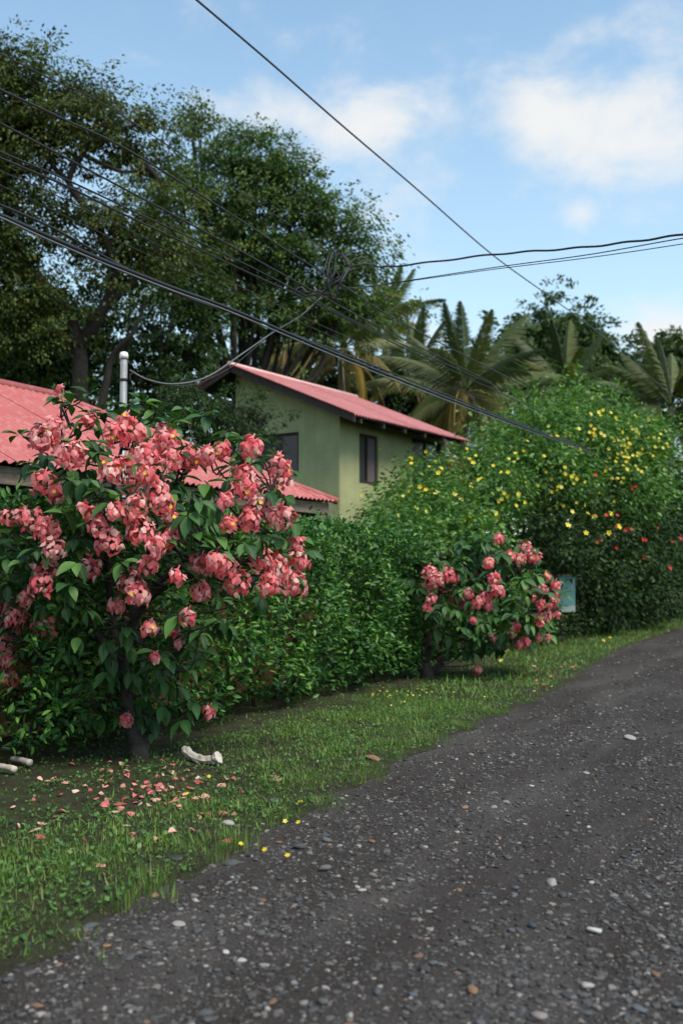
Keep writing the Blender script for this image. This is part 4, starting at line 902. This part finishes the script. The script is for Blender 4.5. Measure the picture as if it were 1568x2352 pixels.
def mussaenda(label, base_px, limbs, clus, whorls, depth_c, ctr, half, bulge, bsize, lsize, subs, fill, n_ind, group):
    b = ground_at(*base_px); root = thing('mussaenda_shrub', b, label, 'shrub', group); k = depth_c / FPX
    def dep(x, y, j=.0):
        q = 1 - ((x - ctr[0]) / half[0]) ** 2 - ((y - ctr[1]) / half[1]) ** 2; return depth_c - bulge * math.sqrt(max(q, .0)) + j
    sk = []
    for i, (pts, r0, r1) in enumerate(limbs):
        pp = [P(x, y, depth_c + dz) for x, y, dz in pts]
        if i == 0: pp[0] = b - UP * .06
        pp = catmull(pp, 6); g = Geo(); g.tube(pp, r0, r1, 8, 0, .22); part('trunk' if i == 0 else 'branch', g.mesh('branch', M['bark'], True), root); sk.append(pp[2:] if i else pp[len(pp) // 2:])
    sk = np.vstack(sk); tw = Geo(); locs, Ls, Ns, szs = [], [], [], []
    def twig(c):
        dd = np.linalg.norm(sk - c, axis=1) + .6 * np.clip(sk[:, 2] - c[2] + .1, 0, 9); q = sk[np.argmin(dd)]
        m = (q + c) / 2 + np.array((0, .05, -.05)) + rng.normal(size=3) * .06; tw.tube([q, m, c + UP * .02], .011, .004, 5, 4)
    def addw(w): locs.append(w[0]); Ls.append(w[1]); Ns.append(w[2]); szs.append(w[3])
    for (x, y, r) in clus:
        j = rng.uniform(-.06, .22) ; d = dep(x, y, j); c = P(x, y, d); rad = r * 1.0 * d / FPX
        if rad > bsize * .5:
            cluster(root, c, rad, bsize, subs, int(rng.random() < .3), rng.normal() * .10)
        else: cluster(root, c, rad, bsize * .8, min(subs, 2), 0, .1)
        twig(c + UP * rad * .9 + np.array((0, .08, 0)))
        if rng.random() < .75: addw(whorl(c + np.array((rng.normal() * .03, .07 + rng.random() * .08, rad * rng.uniform(.5, 1.0))), int(rng.integers(4, 7)), lsize))
    for (x, y, up) in whorls:
        c = P(x, y, dep(x, y, rng.uniform(-.05, .25))); twig(c); addw(whorl(c, int(rng.integers(5, 8)), lsize * 1.05, up))
    for _ in range(fill):
        t = rng.random() * 6.28; q = math.sqrt(rng.random()); x, y = ctr[0] + half[0] * q * math.cos(t) * .92, ctr[1] + half[1] * q * math.sin(t) * .9
        c = P(x, y, depth_c + rng.uniform(-.25, bulge * .9) * 1.0); twig(c); addw(whorl(c, int(rng.integers(5, 8)), lsize, -.1))
    for _ in range(fill // 9):          # blossoms on the side turned away
        t = rng.random() * 6.28; q = rng.random(); c = P(ctr[0] + half[0] * q * math.cos(t) * .7, ctr[1] + half[1] * q * math.sin(t) * .55, depth_c + bulge * rng.uniform(.7, 1.1)); cluster(root, c, .12, bsize, 0, 0, 0)
    part('twig', tw.mesh('twig', M['bark'], True), root, 'stuff')
    loc, L, N, sz = np.vstack(locs), np.vstack(Ls), np.vstack(Ns), np.concatenate(szs); kk = loc[:, 2] > .12; loc, L, N, sz = loc[kk], L[kk], N[kk], sz[kk]
    inn = (loc[:, 0] / loc[:, 1] > -.34); od = np.argsort(loc[:, 1] - sz * 3 + (~inn) * 50)[:n_ind]; ms = np.ones(len(loc), bool); ms[od] = False
    leaves_obj('foliage', root, loc[ms], L[ms], N[ms], sz[ms], T_BIG, M['muss_leaf'])
    fr = frames(L, N)
    for i in od:
        mt = Matrix(fr[i].tolist()).to_4x4() @ Matrix.Scale(sz[i], 4); mt.translation = Vector(loc[i] - b); link('leaf', LEAFM[int(rng.integers(3))], root, basis=mt)
    return root
CL1 = [(100, 1010, 42), (165, 1045, 40), (125, 985, 32), (205, 965, 22), (270, 1000, 36), (305, 995, 36), (290, 965, 22), (375, 988, 22), (385, 1015, 32), (335, 1050, 36), (365, 1030, 30), (395, 1062, 30), (255, 1085, 36), (285, 1070, 28), (340, 1090, 26), (432, 1055, 32), (475, 1048, 28), (512, 1036, 26), (578, 1030, 32), (640, 1072, 34), (650, 1100, 28), (560, 1095, 36), (565, 1125, 32), (520, 1150, 22), (598, 1165, 36), (645, 1190, 36), (570, 1195, 36), (525, 1205, 24), (360, 1130, 38), (375, 1160, 34), (312, 1165, 34), (305, 1195, 30), (330, 1225, 38), (395, 1195, 24), (408, 1225, 24), (360, 1255, 30), (385, 1240, 24), (215, 1185, 26), (265, 1175, 26), (225, 1212, 28), (190, 1165, 18), (18, 1190, 26), (55, 1188, 26), (80, 1200, 34), (110, 1222, 36), (125, 1262, 32), (105, 1310, 36), (95, 1345, 34), (250, 1248, 36), (205, 1305, 32), (302, 1222, 22), (340, 1300, 28), (300, 1335, 34), (318, 1365, 34), (268, 1392, 24), (462, 1298, 34), (495, 1290, 30), (518, 1305, 34), (545, 1340, 36), (600, 1288, 34), (632, 1300, 34), (618, 1345, 30), (660, 1340, 34), (682, 1345, 34), (688, 1290, 30), (680, 1250, 22), (462, 1362, 30), (405, 1325, 24), (60, 1375, 26), (12, 1405, 30), (38, 1418, 30), (105, 1440, 34), (30, 1450, 30), (8, 1488, 32), (22, 1560, 26), (430, 1418, 25), (342, 1445, 22), (396, 1448, 20), (410, 1478, 13), (355, 1512, 15), (290, 1655, 19), (480, 1635, 18), (137, 893, 12), (100, 1110, 34), (130, 1135, 26), (20, 1520, 20)]
WH1 = [(140, 915, .4), (165, 930, .3), (205, 905, .4), (240, 945, .2), (330, 925, .4), (360, 940, .3), (300, 930, .3), (45, 1000, .2), (70, 1060, -.2), (200, 1010, 0), (220, 1040, -.2), (30, 1225, .2), (15, 1280, 0), (60, 1290, -.2), (150, 1390, -.3), (105, 1385, -.3), (200, 1400, -.3), (180, 1460, -.4), (240, 1470, -.4), (150, 1500, -.4), (300, 1480, -.4), (335, 1560, -.6), (375, 1560, -.6), (405, 1575, -.6), (330, 1600, -.5), (430, 1530, -.3), (440, 1610, -.6), (380, 1620, -.6), (470, 1110, .1), (490, 1150, -.2), (455, 1150, -.2), (615, 1130, -.1), (650, 1140, -.2), (560, 1245, -.2), (500, 1230, -.2), (450, 1225, -.2), (600, 1235, -.2), (640, 1230, -.3), (680, 1200, -.3), (180, 1290, -.2), (280, 1290, -.2), (290, 1440, -.4), (430, 1180, -.2), (530, 1070, .2), (240, 1120, -.1), (150, 1180, .2), (180, 1235, -.2), (380, 1500, -.5), (250, 1540, -.5), (200, 1550, -.5), (120, 1560, -.4), (60, 1480, -.3), (460, 1450, 0), (410, 1410, -.2), (20, 1340, -.2), (160, 1340, -.3), (90, 1260, 0), (160, 1100, -.3), (200, 1100, -.3), (255, 1500, -.5), (300, 1540, -.5), (280, 1590, -.6), (245, 1600, -.6), (325, 1640, -.7), (350, 1650, -.7), (230, 1640, -.6), (200, 1620, -.5), (420, 1650, -.6)]
LM1 = [(((325, 1752, 0), (312, 1690, .05), (290, 1620, .05), (283, 1540, .05)), .085, .055),
       (((283, 1550, .05), (290, 1470, .0), (330, 1390, -.15), (385, 1345, -.3), (450, 1318, -.4), (520, 1275, -.5)), .045, .012),
       (((288, 1490, .03), (310, 1420, -.1), (370, 1335, -.2), (440, 1285, -.3), (560, 1200, -.3), (620, 1130, -.3)), .04, .01),
       (((283, 1550, .05), (260, 1430, .1), (250, 1280, 0), (260, 1120, -.1), (290, 990, 0)), .045, .01),
       (((283, 1560, .05), (220, 1450, .1), (140, 1330, 0), (90, 1220, -.1), (60, 1150, 0)), .04, .01),
       (((290, 1500, .03), (330, 1330, .1), (370, 1180, .0), (430, 1080, 0), (480, 1040, .1)), .038, .01),
       (((287, 1610, .05), (220, 1580, .0), (130, 1530, -.1), (40, 1470, -.2), (-20, 1430, -.2)), .03, .008),
       (((300, 1440, 0), (330, 1480, -.25), (360, 1500, -.35), (400, 1540, -.45)), .022, .006),
       (((250, 1300, .1), (190, 1180, .1), (150, 1060, .1), (140, 930, .2)), .025, .008),
       (((280, 1640, 0), (210, 1615, -.1), (140, 1580, -.2)), .016, .006)]
mussaenda('near shrub covered in big salmon pink bract clusters, left foreground', (325, 1748), LM1, CL1, WH1, 8.2, (330, 1235), (370, 345), 1.0, .057, .16, 3, 100, 300, 'pink flowering shrubs on the verge')
CL2 = [(985, 1315, 20), (1000, 1330, 20), (1035, 1325, 20), (985, 1350, 20), (990, 1375, 15), (980, 1395, 12), (1145, 1240, 16), (1205, 1262, 20), (1225, 1280, 20), (1170, 1278, 16), (1195, 1285, 16), (1122, 1295, 16), (1135, 1330, 18), (1140, 1355, 20), (1115, 1375, 18), (1095, 1385, 15), (1120, 1395, 14), (1075, 1365, 14), (1245, 1355, 14), (1255, 1325, 11), (1275, 1345, 14), (1262, 1385, 18), (1240, 1390, 15), (1275, 1375, 14), (1225, 1375, 10), (1255, 1415, 16), (1235, 1418, 13), (1275, 1410, 13), (1185, 1440, 15), (1175, 1455, 13), (1205, 1475, 14), (1190, 1482, 10), (1130, 1465, 11), (1240, 1435, 9), (1258, 1465, 9), (1085, 1425, 8), (1095, 1540, 12), (1235, 1465, 10)]
WH2 = [(x, y, -.2) for x, y in ((960, 1290), (940, 1320), (1010, 1290), (1060, 1300), (1050, 1400), (1020, 1420), (1080, 1410), (1000, 1440), (1060, 1440), (1110, 1430), (1150, 1420), (1180, 1380), (1200, 1330), (1160, 1300), (1230, 1320), (1210, 1410), (1250, 1360), (1090, 1340), (1060, 1350), (1180, 1410), (1210, 1430), (1035, 1460), (1090, 1460), (960, 1350), (1150, 1270), (1190, 1250), (1160, 1450), (920, 1300), (930, 1350), (1215, 1355), (1020, 1390), (1000, 1400), (1130, 1400))]
LM2 = [(((985, 1562, 0), (975, 1530, 0), (978, 1490, 0), (985, 1450, 0)), .11, .07),
       (((985, 1460, 0), (1000, 1400, -.1), (1010, 1340, -.2)), .05, .012), (((985, 1460, 0), (1060, 1400, 0), (1140, 1350, 0), (1220, 1290, 0)), .05, .012),
       (((980, 1540, 0), (1005, 1530, 0), (1012, 1480, 0), (1090, 1440, 0), (1200, 1420, 0), (1260, 1390, 0)), .045, .012), (((985, 1450, 0), (960, 1380, .2), (950, 1300, .3)), .04, .012)]
mussaenda('smaller farther pink-bracted shrub near the teal sign', (985, 1560), LM2, CL2, WH2, 14.1, (1100, 1370), (190, 150), .9, .066, .19, 3, 120, 200, 'pink flowering shrubs on the verge')

# ------------------------------------------------------------------ fallen flowers
FB = [mesh_np('fallen_bract', T[0], T[1], M['bract_old'], T[2], np.full(len(T[0]), v)) for T, v in ((T_BRACT, 0.), (T_BR2, .5), (leaf_tpl(5, .8, -.3, .45, .75), .25))]
def petal(px, py, size, lab, grp):
    p = ground_at(px, py); mt = Matrix.Translation((p[0], p[1], p[2] + .022)) @ Matrix.Rotation(random.uniform(0, 6.28), 4, 'Z') @ Matrix.Rotation(random.uniform(-.5, .5), 4, 'X') @ Matrix.Rotation(random.uniform(-.6, .6), 4, 'Y') @ Matrix.Scale(size, 4)
    o = link('fallen_bract', random.choice(FB), basis=mt); tag(o, lab, 'petal', grp)
lab1 = 'faded pink bract fallen on the ground under the near pink shrub'; gr1 = 'fallen bracts under the near shrub'
for _ in range(95):
    petal(random.gauss(345, 75), random.gauss(1815, 26), random.uniform(.045, .06), lab1, gr1)
for _ in range(34): petal(random.uniform(15, 560), random.uniform(1790, 1990), random.uniform(.04, .075), lab1, gr1)
for x, y in ((620, 1793), (648, 1796), (480, 1806), (510, 1808), (85, 1895), (95, 1910), (240, 1990), (130, 1868), (235, 1852), (520, 1800), (260, 1855), (480, 1832)): petal(x, y, .085, lab1, gr1)
for _ in range(20): petal(random.gauss(1240, 45), random.gauss(1555, 14), random.uniform(.06, .09), 'pink bract fallen on grass by the road near the second pink shrub', 'fallen bracts by the second shrub')
def fallen(px, py, size, lab, grp):
    p = ground_at(px, py); o = link('fallen_flower', FM_Y, basis=face_basis((p[0], p[1], p[2] + .04), (random.gauss(0, .3), -.5 + random.gauss(0, .3), 1), size)); tag(o, lab, 'flower', grp)
for x, y in ((1045, 1505), (1055, 1512), (1075, 1505), (1095, 1500), (1110, 1498), (1035, 1498), (1060, 1500), (1120, 1508), (1150, 1525), (1165, 1500), (1210, 1490), (1385, 1478), (1400, 1470), (1080, 1515), (1140, 1495)):
    fallen(x, y, .038, 'yellow flower dropped on shaded grass beneath the second pink shrub', 'fallen yellow flowers under the second shrub')
for x, y in [(random.gauss(935, 55), random.gauss(1603, 9)) for _ in range(26)]: fallen(x, y, .013, 'tiny orange-yellow blossom scattered on the sunlit grass', 'tiny fallen blossoms on the grass')
for x, y in ((685, 1893), (553, 1942), (660, 1968), (690, 1846), (608, 1955), (655, 1890), (480, 1800), (430, 1838)): fallen(x, y, .016, 'small orange-yellow flower lying on bare dirt or grass at the road edge', 'small flowers at the road edge')

# ------------------------------------------------------------------ bleached wood, sticks, pole, sign
a = ground_at(420, 1752); b = ground_at(503, 1762); ax = b - a
g = Geo(); g.tube([a + UP * .10, a + ax * .1 + UP * .085, a + ax * .28 + UP * .05, a + ax * .55 + UP * .035, a + ax * .8 + UP * .045, b + UP * .08], (.022, .038, .032, .034, .04, .046), None, 7, 3, .42)
o = link('bleached_log', g.mesh('bleached_log', M['deadwood'])); tag(o, 'bone-pale curved piece of dead wood lying on grass right of the trunk', 'wood')
for (x0, y0, x1, y1, lab) in ((28, 1757, 70, 1765, 'pale broken stick farther back at the left edge'), (-10, 1772, 35, 1780, 'pale mottled stick cut by the left edge, nearest of the two')):
    p, q = ground_at(x0, y0), ground_at(x1, y1); g = Geo(); g.tube([p + UP * .05, (p + q) / 2 + UP * .055, q + UP * .05], .022, .026, 8, 5, .2); tag(link('stick', g.mesh('stick', M['deadwood'], True)), lab, 'stick')
PB = on_plane(285, 830, 6.9); PB[2] = 0
pt = on_plane(285, 822, 6.9)[2]; pl = thing('service_mast', PB, 'grey galvanised service pole with white cap behind the pink shrub', 'pole')
g = Geo(); g.tube([PB, PB + UP * pt], .037, None, 14); part('pipe', g.mesh('pipe', M['galv'], True), pl)
g = Geo(); g.tube([PB + UP * (pt - .01), PB + UP * (pt + .03), PB + UP * (pt + .055), PB + UP * (pt + .065)], (.046, .046, .038, .018), None, 14); part('cap', g.mesh('cap', M['whitecap'], True), pl)
for dz in (.22, .62):
    g = Geo(); g.tube([PB + UP * (pt - dz), PB + UP * (pt - dz - .03)], .041, None, 12); part('clamp', g.mesh('clamp', M['darkwood'], True), pl)
sg = SN(20, 5.35); sg[2] = gp(sg[0], sg[1])
sgx = P(1302, 1365, sg[1]); sgn = thing('sign_board', (sgx[0], sgx[1], sg[2]), 'small teal sign board with pale lower corner by the far hedge', 'sign')
sdx = unit(np.array((1.0, .18, 0))); sdy = np.array((-sdx[1], sdx[0], 0))
me = Geo().box(-sdx * .17 - UP * .36, sdx * .34, sdy * .025, UP * .72).mesh('panel', M['sign']); o = link('panel', me, sgn, loc=(0, 0, sgx[2] - sg[2])); bevel(o, .006)
g = Geo(); g.box(np.array(sgn.location) - sdx * .2 + UP * (sgx[2] - sg[2] + .37) - sdy * .03, sdx * .48, sdy * .10, UP * .03); part('top_rail', g.mesh('top_rail', M['fascia']), sgn)
g = Geo(); g.box(np.array(sgn.location) - sdx * .12 + sdy * .027 - UP * .05, sdx * .05, sdy * .05, UP * (sgx[2] - sg[2] + .41)); part('post', g.mesh('post', M['darkwood']), sgn)

# ------------------------------------------------------------------ overhead cables
def cable(label, pts, r, n0, mat='cable', extra=(), name='overhead_cable', wave=0):
    pp = [on_plane(x, y, n0) for x, y in pts] + [np.asarray(e) for e in extra]
    c = catmull(pp, 12)
    if wave: 
        ph = np.arange(len(c)); c = c + np.stack((0 * ph, 0 * ph, wave * np.sin(ph * 1.1)), -1)
    g = Geo(); g.tube(c, r, None, 7); return tag(link(name, g.mesh(name, M[mat], True)), label, 'cable', 'overhead cables along the road')
cable('single heavy black cable crossing the open sky from the top edge', ((-260, -610), (100, -310), (300, -128), (452, 0), (620, 143), (784, 287), (960, 437), (1130, 585), (1260, 680), (1380, 770), (1520, 890), (1640, 985)), .0125, 6.0, 'cable_mid')
ls = 5.4
cable('thin topmost wire crossing the left tree crowns', ((-120, 60), (0, 122), (125, 185), (250, 246), (480, 396), (640, 500), (760, 582)), .005, ls)
cable('second wire down, sweeping under the broad tree top to the splice', ((-120, 145), (0, 205), (150, 275), (300, 348), (520, 485), (650, 570), (770, 645), (930, 745), (1200, 885)), .009, ls)
cable('third wire down, ending near the tangled splice', ((-120, 220), (0, 282), (100, 335), (200, 388), (500, 548), (640, 625), (740, 680), (860, 745), (1130, 880)), .0085, ls)
cable('upper of two close parallel wires at mid height left', ((-120, 295), (0, 348), (160, 416), (300, 482), (450, 552), (600, 625), (700, 678), (900, 780), (1180, 905)), .0075, ls)
cable('lower of two close parallel wires at mid height left', ((-120, 305), (0, 362), (150, 426), (280, 490), (440, 565), (600, 640), (740, 705), (960, 815), (1240, 945)), .009, ls + .05)
cable('thin wire just above the heavy bundle', ((-120, 345), (0, 392), (150, 458), (300, 530), (500, 632), (700, 730), (900, 820)), .0045, ls)
cable('faint thin wire close over the heavy bundle', ((-120, 385), (0, 425), (200, 520), (400, 612), (600, 700), (800, 790), (1000, 875), (1190, 950)), .004, ls)
nb = 5.2; endp = SN(30, 7.4, 3.6)
cable('upper strand of the heavy black bundle low across the house', ((-120, 425), (0, 470), (130, 528), (300, 622), (440, 688), (600, 741), (800, 817), (1000, 897), (1200, 976), (1340, 1026)), .010, nb + .08, extra=(P(1420, 1060, 25.5),))
cable('thick main strand of the heavy bundle crossing in front of the house', ((-120, 446), (0, 493), (110, 542), (250, 603), (400, 662), (540, 714), (800, 824), (1000, 904), (1200, 980), (1340, 1031)), .016, nb, extra=(P(1420, 1066, 25.3),))
cable('grey lower strand hugging the heavy bundle', ((-120, 452), (0, 499), (110, 550), (250, 610), (400, 669), (540, 721), (800, 831), (1000, 910), (1200, 985), (1340, 1034)), .008, nb - .04, 'cable_grey', extra=(P(1420, 1070, 25.2),))
J = on_plane(770, 640, ls)
def cross(label, pts, r, wave=0):
    pp = [P(x, y, d) for x, y, d in pts]; c = catmull(pp, 14)
    if wave: c[:, 2] += wave * np.sin(np.arange(len(c)) * .9)
    g = Geo(); g.tube(c, r, None, 7); tag(link('overhead_cable', g.mesh('overhead_cable', M['cable'], True)), label, 'cable', 'cables crossing the road to the splice')
jd = J[1]
cross('twisted thick cable from the right edge to the splice, topmost of three', ((1800, 505, 8.4), (1568, 539, 9), (1350, 567, 9.8), (1130, 585, 10.6), (900, 612, 11.6), (840, 606, jd), (800, 615, jd)), .011, .006)
cross('middle thin cable running from the right edge to the splice', ((1800, 512, 8.4), (1568, 547, 9), (1350, 585, 9.8), (1130, 615, 10.6), (900, 650, 11.6), (820, 662, jd), (770, 655, jd)), .0055)
cross('lowest thin cable running from the right edge to the splice', ((1800, 520, 8.4), (1568, 560, 9), (1350, 592, 9.8), (1130, 619, 10.6), (900, 651, 11.6), (820, 660, jd), (760, 670, jd)), .0045)
sp = thing('cable_splice', J, 'tangled black cable splice with loops hanging in mid air', 'cable splice')
def loop(pts, r, nm, mat='cable'):
    g = Geo(); g.tube([P(x, y, jd + dz) for x, y, dz in pts], r, None, 7, 8); part(nm, g.mesh(nm, M[mat], True), sp)
loop(((765, 690, 0), (752, 640, -.05), (760, 590, 0), (775, 575, .05), (790, 590, 0), (800, 610, 0)), .012, 'loop')
loop(((748, 668, 0), (742, 630, 0), (756, 585, .05), (770, 578, 0), (768, 620, 0), (752, 660, 0)), .006, 'loop', 'cable_mid')
loop(((800, 612, 0), (815, 595, 0), (838, 592, 0), (842, 604, 0), (825, 615, 0), (800, 622, 0)), .008, 'loop', 'cable_mid')
loop(((770, 690, 0), (782, 650, -.08), (800, 615, 0), (795, 590, .05), (778, 572, 0)), .01, 'loop')
loop(((670, 678, 0), (690, 660, 0), (705, 672, 0), (720, 668, 0), (745, 672, 0), (765, 685, 0), (785, 690, 0)), .013, 'closure')
loop(((680, 668, 0), (700, 680, .03), (730, 676, 0), (760, 676, 0)), .011, 'closure')
for q in range(2): loop([(772 + 24 * math.sin(q * 2.1 + k * 1.3) * (.5 + .5 * random.random()), 632 + 30 * math.cos(q + k * 1.7) * (.4 + .6 * random.random()), .05 * math.sin(k)) for k in range(6)], .006, 'loop', 'cable')
loop(((735, 676, 0), (760, 655, 0), (785, 640, 0), (805, 618, 0)), .022, 'closure')
g = Geo(); g.tube([P(x, y, d) for x, y, d in ((738, 682, jd), (690, 726, jd), (625, 765, jd + .0), (560, 810, 11.2), (475, 866, 10.8), (400, 882, 10.6), (340, 872, 10.4), (298, 850, PB[1] - .05))], .009, None, 7, 10)
tag(link('service_cable', g.mesh('service_cable', M['cable_grey'], True)), 'grey drop cable drooping from the splice to the service pole', 'cable')
g = Geo(); g.tube([P(x, y, d) for x, y, d in ((620, 768, jd), (575, 808, 11.2), (520, 850, 10.9), (440, 884, 10.7), (360, 880, 10.5), (302, 858, PB[1] - .05), (306, 900, PB[1] - .06), (295, 960, PB[1] - .06))], .005, None, 6, 10)
tag(link('service_cable', g.mesh('service_cable', M['cable'], True)), 'thin black drop wire looping beside the pole head', 'cable')
